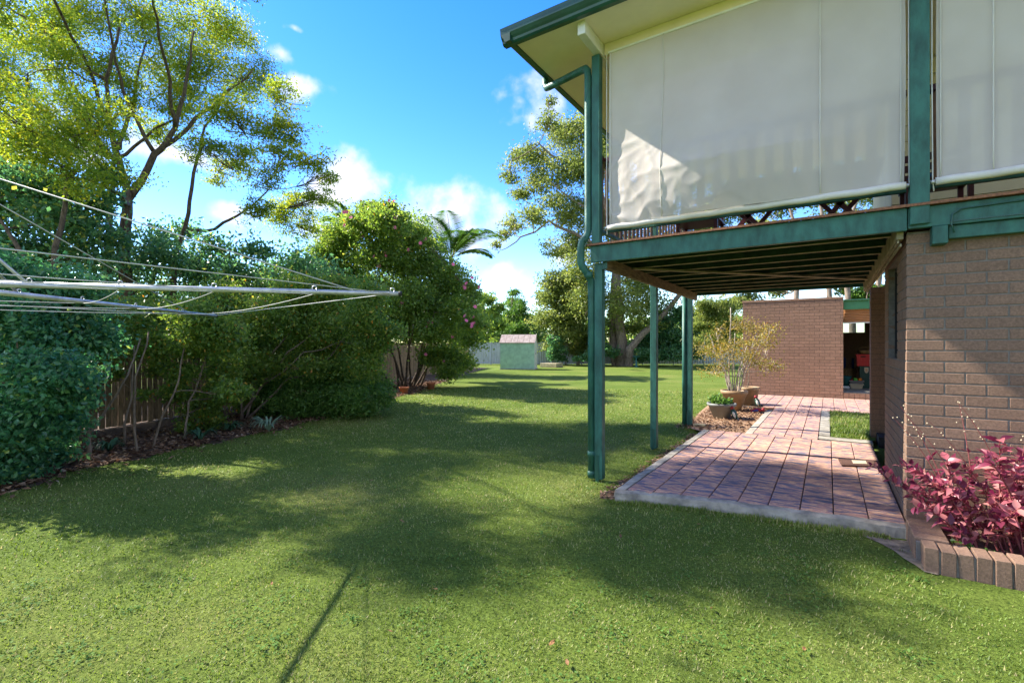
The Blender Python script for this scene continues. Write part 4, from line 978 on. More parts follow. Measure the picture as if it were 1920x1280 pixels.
# foliage clumps: x, y, z, radius
TALL = [(-16.6,3.52,9.32,1.0),(-16.08,4.41,10.17,1.1),(-15.06,5.33,10.17,1.12),(-14.51,6.37,10.42,1.17),(-18.57,3.62,8.76,1.02),(-12.95,3.13,7.17,0.75),(-14.27,4.3,8.03,0.82),(-15.38,5.81,9.25,1.03),(-12.92,6.04,8.44,1.01),(-13.12,7.08,8.72,0.87),(-9.49,5.79,6.69,0.47),(-15.77,3.34,6.91,0.76),(-13.69,3.66,6.55,0.7),(-14.22,4.7,7.43,0.71),(-13.32,5.43,7.36,0.78),(-10.01,4.98,6.06,0.64),(-10.11,5.87,6.21,0.55),(-9.91,6.29,6.2,0.45),(-18.66,3.53,6.86,0.66),(-16.78,4.06,6.69,0.58),(-12.88,3.79,5.77,0.45),(-14.71,5.56,7.02,0.56),(-10.99,4.93,5.68,0.5),(-12.13,6.42,6.25,0.66),(-9.54,5.82,5.38,0.5),(-8.59,5.86,5.25,0.38),(-13.61,6.63,6.14,0.52),(-10.13,5.82,5.04,0.37),(-10.35,5.7,4.48,0.44),(-12.7,7.75,5.03,0.67),(-11.93,7.73,5.28,0.57),(-9.45,6.64,4.8,0.38),(-12.06,8.06,4.72,0.47),(-10.2,7.31,5.61,0.36),(-13.61,5.73,8.1,0.68),(-13.96,3.29,8.49,0.69),(-19.54,3.08,9.54,1.32),(-18.32,2.7,7.31,1.09),(-20.67,2.45,10.48,1.63),(-17.57,4.14,12.03,1.59),(-15.46,2.13,9.52,1.13),(-14.2,7.3,10.4,0.8),(-13.0,3.9,10.2,0.9),(-10.4,2.2,4.6,0.6),(-11.0,2.6,5.2,0.65),(-9.8,1.6,4.9,0.6),(-10.2,3.0,5.3,0.6),(-9.9,2.6,4.2,0.55),(-10.9,3.3,4.7,0.55)]
DARKTREE = [(-12.51,2.37,4.6,0.44),(-11.93,2.6,4.41,0.43),(-11.94,3.04,4.39,0.45),(-13.37,2.68,4.12,0.53),(-11.55,2.72,3.76,0.48),(-12.47,3.42,3.94,0.43),(-11.51,3.39,4.21,0.32),(-12.8,2.49,3.29,0.5),(-13.31,3.14,3.34,0.55),(-11.97,3.36,3.24,0.43),(-13.49,2.06,4.4,0.7),(-13.97,2.06,3.45,0.72),(-12.03,3.75,3.63,0.3),(-10.87,3.28,4.55,0.21)]
MIDTREE = [(-15.71,5.2,3.62,0.64),(-12.79,4.83,3.55,0.55),(-13.89,5.85,3.54,0.62),(-13.4,6.4,3.44,0.63),(-11.14,5.9,3.06,0.51),(-12.0,7.17,3.42,0.56),(-10.76,6.98,3.42,0.49),(-14.07,5.32,4.16,0.4),(-11.74,5.49,3.79,0.34),(-11.0,6.06,3.68,0.34),(-13.47,4.76,2.6,0.63),(-14.23,6.12,2.61,0.71),(-11.61,6.02,2.48,0.57),(-11.71,7.29,2.72,0.62),(-11.44,7.88,3.32,0.57),(-14.32,6.03,4.6,0.31),(-14.83,4.26,2.9,0.58),(-16.11,5.57,1.92,0.67),(-15.07,6.21,1.92,0.67),(-13.45,6.69,1.83,0.64),(-11.66,6.97,1.88,0.61),(-11.7,8.23,2.21,0.66),(-10.68,8.31,2.75,0.57),(-11.33,8.13,1.47,0.52),(-16.74,4.81,2.2,0.58)]
HEDGE = [(-7.69,1.45,2.27,0.33),(-7.61,1.75,2.17,0.34),(-7.69,2.06,2.08,0.29),(-7.27,1.38,1.77,0.34),(-7.92,1.87,1.75,0.39),(-7.67,2.1,1.62,0.3),(-8.6,1.58,1.22,0.43),(-6.87,1.53,1.21,0.33),(-8.01,2.09,1.15,0.28),(-7.33,1.31,0.76,0.37),(-7.41,1.61,0.71,0.33),(-7.59,1.88,0.6,0.24),(-8.7,1.6,0.15,0.34),(-7.54,1.53,0.15,0.18),(-8.2,1.93,0.15,0.2),(-8.48,1.21,1.8,0.56),(-8.16,1.08,0.89,0.53),(-8.02,1.18,0.24,0.36),(-6.81,1.78,0.91,0.18),(-7.31,1.3,0.15,0.16)]
OPEN = [(-9.3,2.8,1.98,0.37),(-10.0,3.38,1.94,0.41),(-10.1,3.9,1.97,0.44),(-8.15,3.58,1.9,0.37),(-9.23,2.65,1.48,0.32),(-10.69,3.5,1.58,0.34),(-9.32,3.52,1.57,0.34),(-8.65,3.72,1.48,0.33),(-7.93,3.87,1.65,0.34),(-10.72,2.73,1.93,0.36),(-8.92,4.35,1.1,0.28),(-10.28,2.75,0.87,0.25),(-8.79,3.66,1.05,0.21),(-7.5,3.81,0.84,0.19),(-9.23,3.72,0.67,0.23),(-9.08,4.07,0.46,0.24),(-8.79,4.2,0.65,0.28),(-9.83,3.71,1.11,0.21),(-9.18,3.25,0.71,0.12),(-9.07,4.24,0.16,0.19),(-9.88,3.05,1.04,0.16),(-9.16,3.85,0.15,0.15)]
ARCH = [(-11.26,5.84,2.09,0.55),(-9.12,5.34,2.11,0.5),(-9.34,6.18,2.16,0.55),(-9.3,6.95,2.2,0.55),(-7.77,6.43,2.01,0.45),(-10.62,5.86,1.59,0.43),(-10.4,6.47,1.48,0.49),(-9.28,6.52,1.48,0.49),(-8.93,7.09,1.48,0.5),(-7.56,6.52,1.58,0.36),(-8.59,6.55,1.03,0.36),(-7.71,6.51,1.05,0.32),(-11.43,5.57,1.35,0.36),(-9.11,5.91,2.63,0.44),(-8.71,6.51,2.66,0.45),(-11.0,6.19,2.65,0.45),(-10.03,4.99,0.73,0.32),(-9.62,5.2,1.05,0.36),(-10.59,4.95,2.03,0.44),(-9.4,5.62,1.04,0.28),(-8.63,5.95,1.05,0.28),(-10.34,5.47,0.35,0.27),(-10.4,5.17,2.48,0.44),(-7.38,6.23,2.45,0.35),(-7.26,6.66,1.8,0.27),(-8.57,6.15,1.8,0.37)]
LOWS = [(-10.67,6.12,0.51,0.39),(-10.34,6.57,0.61,0.44),(-9.09,6.39,0.74,0.41),(-8.66,6.74,0.73,0.41),(-8.48,7.32,0.58,0.36),(-9.89,5.92,0.16,0.32),(-9.14,6.05,0.25,0.36),(-8.83,6.47,0.29,0.36),(-8.02,6.5,0.39,0.33),(-7.9,7.03,0.41,0.25),(-11.09,6.11,0.86,0.3),(-10.42,6.49,0.15,0.2),(-8.94,6.82,0.15,0.21),(-9.22,6.35,0.15,0.16),(-8.11,6.85,0.18,0.16),(-10.7,5.78,0.15,0.21),(-9.51,5.8,0.42,0.29),(-8.77,6.29,0.53,0.31)]
CAMELLIA = [(-14.34,10.93,5.41,0.73),(-13.17,11.12,5.66,0.71),(-11.99,11.0,5.47,0.63),(-12.55,11.28,5.97,0.46),(-12.91,12.88,5.4,0.77),(-15.1,11.75,4.46,0.83),(-12.91,11.37,4.58,0.79),(-12.92,12.89,4.42,0.82),(-12.07,13.4,4.42,0.71),(-11.42,13.54,3.79,0.67),(-14.91,11.14,3.2,0.8),(-14.01,12.08,3.42,0.84),(-12.0,11.97,3.11,0.82),(-11.76,13.35,3.02,0.77),(-10.31,12.79,2.73,0.52),(-14.3,10.91,2.02,0.68),(-14.03,12.1,2.25,0.71),(-12.87,12.58,2.43,0.75),(-11.09,12.32,2.01,0.71),(-11.57,14.35,1.86,0.63),(-11.33,13.44,1.08,0.57),(-11.83,12.86,1.08,0.49),(-9.58,12.29,2.32,0.35),(-15.09,10.61,2.41,0.58),(-14.01,10.26,1.28,0.52),(-14.12,11.69,1.07,0.43),(-11.12,12.91,0.62,0.39),(-11.32,14.04,0.86,0.38),(-15.2,10.9,4.74,0.53),(-14.35,11.99,6.6,0.24),(-10.28,13.04,3.47,0.28),(-12.45,12.69,5.51,0.5),(-14.18,12.23,6.73,0.21),(-12.8,12.24,6.13,0.23),(-12.89,10.24,5.52,0.24),(-15.26,11.06,5.35,0.27),(-11.16,11.88,4.92,0.24),(-10.48,13.6,3.26,0.2),(-10.7,14.37,2.25,0.21),(-15.37,10.59,3.56,0.29),(-11.97,11.1,6.1,0.15),(-10.61,12.45,4.07,0.21)]
GUM = [(-18.76,32.45,16.3,1.57),(-17.28,34.07,17.78,1.68),(-16.95,30.86,17.71,1.01),(-15.91,35.07,18.24,1.89),(-20.57,32.21,16.62,0.93),(-20.5,30.96,14.55,0.82),(-20.74,32.87,13.87,0.94),(-19.42,33.59,14.26,1.37),(-16.43,32.4,14.19,1.8),(-15.13,33.34,14.61,1.8),(-17.36,29.27,10.44,1.05),(-20.82,31.81,11.08,0.92),(-21.68,31.97,10.38,0.64),(-16.65,31.96,11.33,1.59),(-15.53,34.23,11.68,1.85),(-16.29,33.94,9.25,1.65),(-17.7,33.09,8.85,1.03),(-14.23,31.36,7.07,1.5),(-17.15,33.81,6.83,1.33),(-17.62,32.08,19.96,0.48),(-13.76,35.21,15.72,2.25),(-11.57,34.88,17.12,2.36),(-13.66,34.97,10.76,2.03),(-11.56,37.42,12.65,2.5),(-13.69,35.04,19.73,2.24),(-9.39,38.46,14.61,2.89),(-9.27,33.57,8.02,2.2),(-12.31,32.53,4.8,1.69),(-11.28,35.22,4.57,1.58),(-13.72,35.12,3.05,1.06),(-14.35,31.62,4.84,1.52),(-12.09,36.45,6.75,1.85),(-12.32,35.9,3.04,1.02),(-19.13,27.22,8.41,0.37),(-14.32,33.45,2.61,0.95),(-7.06,36.44,9.02,2.28)]
PALE = [(-17.75,32.73,6.34,1.23),(-16.62,33.66,5.95,1.48),(-17.48,33.54,4.74,1.66),(-15.97,34.2,4.31,1.65),(-18.05,32.87,3.48,1.4),(-16.53,33.49,2.65,1.47),(-15.86,34.95,2.25,1.34),(-17.88,33.42,1.83,1.08),(-18.81,33.37,5.22,0.84),(-16.49,34.84,1.21,0.93)]
CONIFER = [(-25.91,40.07,6.77,0.63),(-27.13,41.66,5.78,0.99),(-25.09,39.76,5.29,0.93),(-26.18,40.49,4.32,1.28),(-25.09,40.75,4.04,1.06),(-26.86,40.06,4.06,0.96),(-25.49,39.9,2.96,1.57),(-27.79,40.97,2.76,1.31),(-24.57,41.43,2.72,1.17),(-25.14,39.85,1.92,1.56),(-24.48,42.35,1.66,0.97),(-26.77,38.99,1.66,1.15)]
LEFTFAR = [(-24.53,33.71,5.55,0.74),(-23.79,33.45,4.36,0.82),(-24.98,33.54,4.17,0.83),(-24.67,35.1,3.3,1.04),(-25.41,34.11,2.81,1.13),(-23.73,33.77,1.86,1.09),(-25.59,33.97,1.41,0.94),(-25.67,33.31,4.65,0.65),(-23.27,33.9,4.82,0.41)]
FENCESHRUB = [(-17.12,31.99,1.82,0.56),(-17.16,32.5,1.22,0.57),(-17.38,32.32,0.69,0.4),(-16.99,33.05,0.52,0.33)]
BACKSHRUB = [(-11.62,36.29,1.82,0.97),(-10.36,36.12,2.21,1.03),(-9.21,36.17,2.2,1.01),(-8.53,38.11,1.82,1.05),(-10.76,34.19,0.85,0.69),(-9.71,35.17,0.96,0.77),(-8.85,37.0,0.95,0.79),(-10.37,36.14,3.4,1.03),(-8.77,35.88,3.73,1.0),(-8.05,37.69,3.01,1.19),(-7.17,38.99,3.44,1.21),(-14.62,32.69,0.72,0.55),(-15.33,32.38,0.56,0.39),(-13.67,32.91,1.23,0.7),(-13.08,33.47,0.96,0.47),(-11.11,36.63,1.42,0.89),(-9.49,36.06,1.5,0.86),(-8.56,38.27,1.01,0.81),(-11.92,35.94,0.53,0.4)]
WEEP = [(-5.18,26.72,3.11,0.72),(-4.36,26.45,3.34,0.7),(-4.97,27.77,2.3,0.75),(-4.09,27.19,2.55,0.61),(-5.56,26.04,2.54,0.55),(-5.29,25.98,3.62,0.49),(-4.13,28.33,3.74,0.52),(-4.9,26.65,1.45,0.55),(-5.73,25.62,1.72,0.43),(-4.2,27.07,1.72,0.44)]
BEHIND = [(-3.39,30.92,6.04,1.38),(-2.05,35.38,7.21,1.53),(-0.34,35.23,6.35,1.47),(1.27,35.2,6.52,1.43),(3.16,39.94,7.38,1.75),(-4.5,35.25,4.61,0.85),(-2.31,30.85,4.58,0.54),(0.78,36.59,4.94,0.6),(-3.24,32.11,8.08,1.42),(0.23,39.13,9.36,1.8),(-6.26,34.06,10.25,1.76),(-4.65,36.46,11.29,1.83),(-2.5,33.43,10.51,1.62),(-0.62,35.63,11.1,1.67),(1.46,40.51,12.03,1.83),(3.59,41.74,12.35,2.0),(-5.45,35.06,12.86,1.79),(-2.75,33.01,12.38,1.61),(-0.37,38.73,14.04,1.8),(2.44,42.1,14.91,1.87)]
ROUNDTREE = [(1.09,30.33,4.05,0.38),(1.48,29.94,4.18,0.4),(1.86,30.22,4.13,0.43),(2.18,30.3,4.25,0.48),(1.38,30.77,3.76,0.33),(1.79,30.2,3.65,0.32),(2.34,30.94,3.76,0.41)]
FARLEFT = [(-24.36,15.79,2.91,1.47),(-20.74,15.81,2.53,1.36),(-19.15,17.21,2.82,1.38),(-18.42,19.6,2.61,1.46),(-15.04,19.08,2.52,1.07),(-23.34,16.41,4.66,1.17),(-20.55,17.72,4.61,1.44),(-17.59,18.72,3.96,1.26),(-15.68,19.45,3.92,0.82),(-25.63,14.71,2.61,1.46)]
SIDEROW = [(-20.84,1.74,2.75,1.28),(-20.39,0.66,2.64,1.42),(-18.89,2.24,1.88,1.08),(-17.23,3.45,2.15,0.82),(-20.52,1.21,4.18,1.22),(-18.33,2.34,3.46,0.93),(-15.32,4.0,1.99,0.58)]
FARROW = [(-37.63,47.38,1.7,1.73),(-37.28,45.66,3.83,1.68),(-33.33,45.04,1.69,1.61),(-33.91,45.5,3.75,1.63),(-32.79,47.38,1.69,1.65),(-33.83,49.75,3.89,1.73),(-30.25,47.44,1.69,1.62),(-32.2,50.63,3.89,1.72),(-29.76,51.74,1.7,1.71),(-28.02,48.11,3.71,1.6),(-28.1,52.93,1.7,1.71),(-25.77,49.63,3.71,1.6),(-23.89,51.14,1.69,1.61),(-25.17,54.23,3.85,1.7),(-22.85,52.77,1.69,1.63),(-24.38,57.11,3.93,1.76),(-21.43,55.72,1.69,1.68),(-20.79,54.83,3.78,1.65),(-20.07,59.26,1.7,1.74),(-17.93,54.24,3.7,1.59),(-18.01,60.01,1.7,1.73),(-16.86,55.14,3.7,1.59),(-14.67,57.39,1.69,1.61),(-16.64,62.81,3.95,1.77),(-13.71,62.45,1.7,1.72),(-13.08,59.04,3.75,1.62),(-10.72,59.69,1.69,1.6),(-12.19,65.89,3.96,1.78),(-9.72,64.93,1.7,1.71),(-10.22,65.91,3.92,1.75),(-7.32,62.11,1.69,1.61),(-8.02,65.71,3.86,1.71)]

# ------------------------------------------------------------------ trees and shrubs
def up_from(b, n, h, spread, r):
    """a few stems rising from base b"""
    out = []
    for k in range(n):
        a = 2 * math.pi * (k + .3 * random.random()) / n; e = (b[0] + spread * math.cos(a), b[1] + spread * math.sin(a), h * random.uniform(.8, 1.1))
        m_ = (b[0] + .35 * spread * math.cos(a), b[1] + .35 * spread * math.sin(a), h * .45)
        out.append(([(b[0] + .04 * math.cos(a), b[1] + .04 * math.sin(a), -.03), m_, e], r, r * .45))
    return out

TALL_NEAR = [(-8.9, 2.1, 7.2, .8), (-9.6, 1.6, 6.3, .7), (-9.4, 3.0, 7.9, .9), (-10.4, 2.4, 8.2, .9), (-9.2, 4.1, 8.3, .9), (-10.6, 3.8, 9.0, .9), (-11.6, 2.3, 9.0, .9),
             (-11.4, 4.6, 9.6, .9), (-11.2, 1.5, 7.4, .8), (-9.9, 1.0, 4.9, .7), (-12.4, 3.3, 10.0, .9), (-8.6, 3.2, 7.6, .7), (-12.6, 1.6, 8.4, .9)]
tall_limbs = [([(-13.15, 4.3, -.1), (-13.18, 4.28, 3.5), (-13.10, 4.33, 4.46), (-13.08, 4.35, 4.88), (-13.25, 4.23, 5.65), (-13.45, 4.10, 6.49), (-13.5, 4.07, 7.44), (-13.25, 4.23, 8.6)], .155, .025),
    ([(-13.10, 4.35, 4.80), (-12.84, 4.75, 5.85), (-12.43, 5.01, 6.46), (-12.23, 5.15, 7.55), (-12.07, 5.24, 8.65)], .095, .02),
    ([(-12.84, 4.75, 5.85), (-12.35, 5.42, 6.84), (-11.72, 5.83, 7.47), (-11.2, 6.1, 7.9)], .06, .015),
    ([(-14.9, 4.5, -.1), (-14.95, 4.56, 3.73), (-14.91, 4.58, 5.05), (-14.84, 4.63, 6.11), (-15.56, 4.16, 7.31), (-16.2, 3.8, 8.6)], .10, .02),
    ([(-12.98, 5.2, -.1), (-13.0, 5.24, 3.6), (-12.73, 5.41, 4.65), (-12.57, 5.52, 5.92), (-12.41, 5.62, 6.7), (-12.0, 5.9, 7.6)], .075, .018),
    ([(-12.73, 5.41, 4.2), (-11.52, 5.61, 4.3), (-11.0, 5.94, 4.65), (-10.6, 6.21, 5.12)], .045, .012),
    ([(-13.25, 4.23, 5.65), (-13.81, 3.51, 6.12), (-14.49, 3.07, 6.81)], .07, .025),
    ([(-13.5, 4.07, 7.44), (-14.6, 3.2, 8.6), (-15.8, 2.4, 9.6)], .04, .015),
    ([(-13.25, 4.23, 5.9), (-13.9, 4.6, 6.9), (-14.5, 5.0, 8.2), (-14.8, 5.3, 9.4)], .055, .015), ([(-12.84, 4.75, 5.9), (-12.9, 4.3, 6.8), (-12.6, 3.9, 7.9), (-12.2, 3.6, 9.0)], .05, .015),
    ([(-12.43, 5.01, 6.46), (-11.9, 4.7, 7.2), (-11.2, 4.2, 8.0), (-10.6, 3.8, 8.7)], .05, .014), ([(-13.45, 4.1, 6.49), (-12.9, 3.6, 7.3), (-12.0, 2.8, 8.0), (-11.0, 2.4, 8.0)], .045, .014),
    ([(-14.84, 4.63, 6.11), (-14.3, 5.3, 7.0), (-13.6, 6.2, 8.2)], .05, .014)]
plant('tall_tree', 'tall feathery yellow-green tree with forked dark trunks behind the left fence', 'tree', (-13.15, 4.3, 0), TALL + TALL_NEAR, tall_limbs, 215000, .074, .027, M['leaf_feather'], M['bark'], twig=.010, per=14, sub=26, flat=.8, tight=.17, droop=.1, upb=.6, amp=.3, vspread=.75)
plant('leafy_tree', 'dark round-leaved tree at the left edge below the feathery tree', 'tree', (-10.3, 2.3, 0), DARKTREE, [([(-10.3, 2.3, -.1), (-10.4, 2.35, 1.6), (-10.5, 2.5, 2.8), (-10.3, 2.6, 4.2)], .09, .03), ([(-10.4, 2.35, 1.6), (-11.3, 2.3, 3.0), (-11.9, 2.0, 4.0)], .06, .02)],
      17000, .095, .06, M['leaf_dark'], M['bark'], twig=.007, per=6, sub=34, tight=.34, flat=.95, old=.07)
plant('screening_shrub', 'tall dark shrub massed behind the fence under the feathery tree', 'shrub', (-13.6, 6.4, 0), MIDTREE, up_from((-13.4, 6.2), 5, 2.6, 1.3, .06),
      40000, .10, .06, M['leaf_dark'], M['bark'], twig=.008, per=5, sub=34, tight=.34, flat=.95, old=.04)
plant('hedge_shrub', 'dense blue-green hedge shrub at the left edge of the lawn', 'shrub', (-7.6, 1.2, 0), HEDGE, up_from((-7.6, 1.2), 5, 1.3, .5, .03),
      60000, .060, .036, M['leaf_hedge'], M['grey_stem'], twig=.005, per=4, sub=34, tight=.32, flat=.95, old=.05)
op_l = [([(-8.14, 2.26, -.02), (-8.12, 2.27, .35), (-8.45, 2.30, .95), (-8.8, 2.45, 1.5)], .032, .012), ([(-8.12, 2.27, .35), (-8.1, 2.45, .65), (-8.0, 2.65, 1.1), (-8.3, 2.9, 1.6)], .022, .009),
        ([(-8.12, 2.80, -.02), (-8.15, 2.78, .45), (-8.2, 2.8, 1.05), (-8.3, 3.0, 1.7)], .019, .010), ([(-8.34, 3.08, -.02), (-8.25, 3.15, .45), (-8.1, 3.3, .95), (-8.3, 3.5, 1.6)], .019, .010),
        ([(-8.6, 3.6, -.02), (-8.7, 3.7, .6), (-8.6, 3.9, 1.3), (-8.8, 4.1, 1.7)], .02, .01), ([(-8.9, 2.9, -.02), (-8.9, 3.0, .7), (-9.1, 3.1, 1.5)], .02, .01)]
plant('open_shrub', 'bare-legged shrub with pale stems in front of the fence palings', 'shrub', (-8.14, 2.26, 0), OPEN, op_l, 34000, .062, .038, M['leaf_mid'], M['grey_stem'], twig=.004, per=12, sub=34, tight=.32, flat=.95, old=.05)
ar_l = [([(-9.94, 5.2, -.05), (-9.93, 5.2, .15), (-9.53, 5.47, .83), (-9.17, 5.71, 1.37), (-8.63, 6.07, 1.91)], .036, .011), ([(-9.94, 5.3, 0.0), (-9.36, 5.83, .82), (-8.80, 6.19, 1.04), (-8.43, 6.43, 1.59)], .030, .010),
        ([(-9.98, 5.3, -.05), (-9.91, 5.46, 1.04), (-9.45, 5.77, 1.59), (-9.17, 5.95, 2.03)], .030, .010), ([(-9.6, 5.45, .7), (-8.81, 5.83, 1.37), (-8.18, 6.24, 1.59)], .020, .008), ([(-9.95, 5.2, 0), (-9.8, 5.1, .8), (-9.9, 5.0, 1.6), (-10.2, 5.3, 2.2)], .022, .009)]
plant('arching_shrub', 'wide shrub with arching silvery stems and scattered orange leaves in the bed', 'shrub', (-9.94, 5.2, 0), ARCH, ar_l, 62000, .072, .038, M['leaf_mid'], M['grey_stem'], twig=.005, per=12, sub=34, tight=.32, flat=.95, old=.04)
plant('low_shrub', 'low bushy green shrub at the lawn edge under the arching stems', 'shrub', (-9.3, 6.4, 0), LOWS, up_from((-9.4, 6.5), 5, .5, .7, .015), 36000, .065, .030, M['leaf_bright'], M['grey_stem'], twig=.004, per=4, sub=34, tight=.32, flat=.9)
cl = []
for k in range(15):
    a = -2.4 + 3.6 * k / 14; s = random.uniform(.9, 1.9); b = (-13.3 + .35 * math.cos(a) + random.uniform(-.2, .2), 13.0 + .35 * math.sin(a) + random.uniform(-.2, .2))
    cl.append(([(b[0], b[1], -.05), (b[0] + .35 * s * math.cos(a), b[1] + .35 * s * math.sin(a), 1.0), (b[0] + .9 * s * math.cos(a), b[1] + .9 * s * math.sin(a), random.uniform(2.0, 3.0))], .05, .02))
camellia, csp = plant('flowering_bush', 'huge rounded green bush dotted with pink flowers and fanned brown stems', 'bush', (-13.3, 13.0, 0), CAMELLIA, cl, 115000, .105, .058, M['leaf_mid2'] if 'leaf_mid2' in M else M['leaf_mid'], M['bark'], twig=.008, per=4, sub=40, tight=.32, flat=.95)
# pink flowers on the side of the bush that faces the lawn
pet = MB()
for k in range(6):
    a = k * math.pi / 3; c, s = math.cos(a), math.sin(a)
    pet.add([(0, 0, 0), (.05 * c - .03 * s, .05 * s + .03 * c, .018), (.085 * c, .085 * s, .010), (.05 * c + .03 * s, .05 * s - .03 * c, .018)], [(0, 1, 2, 3)])
pet.lathe([(.012, 0), (.014, .02), (.004, .03)], (0, 0, .004), 6)
fme = pet.mesh('flower', M['pink'])
allsp = np.concatenate(csp); face = allsp[(allsp[:, 0] * .45 - allsp[:, 1] * .75 > np.percentile(allsp[:, 0] * .45 - allsp[:, 1] * .75, 55)) & (allsp[:, 2] > .8)]
for p in face[rng.permutation(len(face))[:62]]:
    q = p + np.array([.18, -.30, .03]) * random.uniform(.5, 1.2)
    link('flower', fme, camellia, loc=tuple(q), rot=(R(random.uniform(50, 95)), R(random.uniform(-25, 25)), R(random.uniform(-10, 60))), scale=(.82,) * 3)

gl = [([(-12.79, 34.65, -.2), (-12.86, 34.61, 1.8), (-13.05, 34.48, 5.0), (-13.39, 34.26, 9.4), (-14.39, 33.6, 14.2)], .55, .15), ([(-12.3, 34.3, -.2), (-12.05, 33.95, 1.3), (-11.24, 34.48, 2.4), (-10.1, 35.2, 3.6), (-8.49, 36.3, 6.1), (-7.8, 36.7, 8.2)], .36, .12),
      ([(-13.4, 34.85, -.2), (-13.57, 34.74, 1.8), (-13.64, 34.7, 5.05), (-13.24, 34.96, 11.5), (-11.5, 36, 15)], .38, .12), ([(-13.39, 34.26, 8.6), (-15.7, 32.7, 9.8), (-17.4, 31.6, 10.8), (-19.2, 30.5, 9.6), (-20.4, 29.7, 8.6)], .16, .03),
      ([(-14.39, 33.6, 14.15), (-16.4, 32.3, 15.3), (-18.0, 31.2, 16.5), (-19.7, 30.1, 15.3)], .14, .03), ([(-13.66, 32.9, 11.1), (-15.3, 31.8, 11.9), (-16.9, 30.8, 13.4)], .12, .03)]
plant('spreading_tree', 'very large olive-leaved tree with pale forked trunk at the back of the lawn', 'tree', (-12.8, 34.6, 0), GUM, gl, 90000, .22, .10, M['leaf_gum'], M['pale_bark'], twig=.018, per=12, sub=18, flat=1.0, tight=.25, droop=.35, amp=.3)
plant('pale_tree', 'pale olive rounded tree behind the steel fence, beside the corner post', 'tree', (-17, 34.5, 0), PALE, [([(-16.6, 34.9, -.1), (-16.5, 34.9, 1.5), (-16.8, 34.7, 4.0)], .16, .06)], 26000, .22, .10, M['leaf_gum'], M['pale_bark'], twig=.015, per=4, sub=34, tight=.2)
plant('conifer_tree', 'dark green cone-shaped tree above the shed roof', 'tree', (-26.3, 41, 0), CONIFER, [([(-26.5, 40.6, -.1), (-26.5, 40.6, 6.5)], .2, .04)], 26000, .24, .10, M['leaf_bright'], M['bark'], twig=.02, per=3, sub=34, tight=.2)
plant('mixed_tree', 'ragged dark tree between the flowering bush and the shed', 'tree', (-24.3, 33.4, 0), LEFTFAR, [([(-24.2, 33.6, -.1), (-24.3, 33.4, 2.5), (-24.6, 33.2, 5.0)], .16, .05)], 20000, .22, .10, M['leaf_mid'], M['bark'], twig=.015, per=4, sub=34, tight=.2)
plant('fence_shrub', 'narrow dark shrub standing against the grey steel fence', 'shrub', (-16.8, 33.6, 0), FENCESHRUB, up_from((-16.9, 33.4), 3, 1.2, .3, .03), 5000, .18, .09, M['leaf_dark'], M['bark'], twig=.01, per=3, sub=26, tight=.22)
plant('screening_shrub', 'dark bushy shrub in front of the steel fence beside the big forked tree', 'shrub', (-10.0, 40, 0), BACKSHRUB, up_from((-9.5, 40.5), 6, 2.0, 1.8, .06), 26000, .24, .11, M['leaf_dark'], M['bark'], twig=.015, per=3, sub=30, tight=.24)
plant('weeping_tree', 'light wispy weeping tree left of the brick garage', 'tree', (-3.3, 27.3, 0), WEEP, [([(-3.3, 27.3, -.1), (-3.4, 27.2, 1.4), (-3.2, 27.4, 3.0)], .12, .04)], 17000, .20, .05, M['leaf_gum'], M['pale_bark'], twig=.01, per=5, sub=30, tight=.2, droop=.9)
plant('woodland_tree', 'spreading tree with several trunks behind the brick garage', 'tree', (1.2, 29.5, 0), BEHIND, [([(x, y, -.1), (x + .1, y, 3.0), (x + random.uniform(-.5, .5), y + .3, 6.5), (x + random.uniform(-.9, .9), y + .5, 10)], .2, .06) for x, y in ((-1.6, 29.2), (-.2, 29.8), (.9, 29.4), (2.2, 29.9), (3.4, 29.6))], 40000, .24, .10, M['leaf_gum'], M['pale_bark'], twig=.02, per=5, sub=36, tight=.2)
plant('round_tree', 'bright green bushy tree top showing over the garage fascia', 'tree', (2.2, 25.5, 0), ROUNDTREE, [([(2.0, 25.5, -.1), (2.0, 25.5, 2.6)], .14, .06)], 9000, .14, .07, M['leaf_bright'], M['bark'], twig=.012, per=3, sub=30, tight=.22)

plant('boundary_tree', 'leafy green tree mostly hidden behind the flowering bush', 'tree', (-20.5, 18.5, 0), FARLEFT, up_from((-20, 18.5), 4, 3.0, 2.5, .09), 30000, .17, .09, M['leaf_mid'], M['bark'], twig=.015, per=3, sub=30, tight=.34, flat=.95)
plant('neighbour_shrub', 'dark shrub beyond the fence at the far left edge', 'shrub', (-13.5, .8, 0), SIDEROW, up_from((-13.5, .8), 4, 2.2, 1.6, .06), 16000, .12, .07, M['leaf_dark'], M['bark'], twig=.01, per=3, sub=30, tight=.34, flat=.95)
plant('distant_trees', 'distant row of trees beyond the back fence', 'trees', (-25, 55, 0), FARROW, [([(-20, 50, -.1), (-20, 50, 3)], .2, .1)], 26000, .4, .2, M['leaf_mid'], M['bark'], twig=.02, per=1, sub=24, tight=.35, flat=1.0)[0]['kind'] = 'stuff'
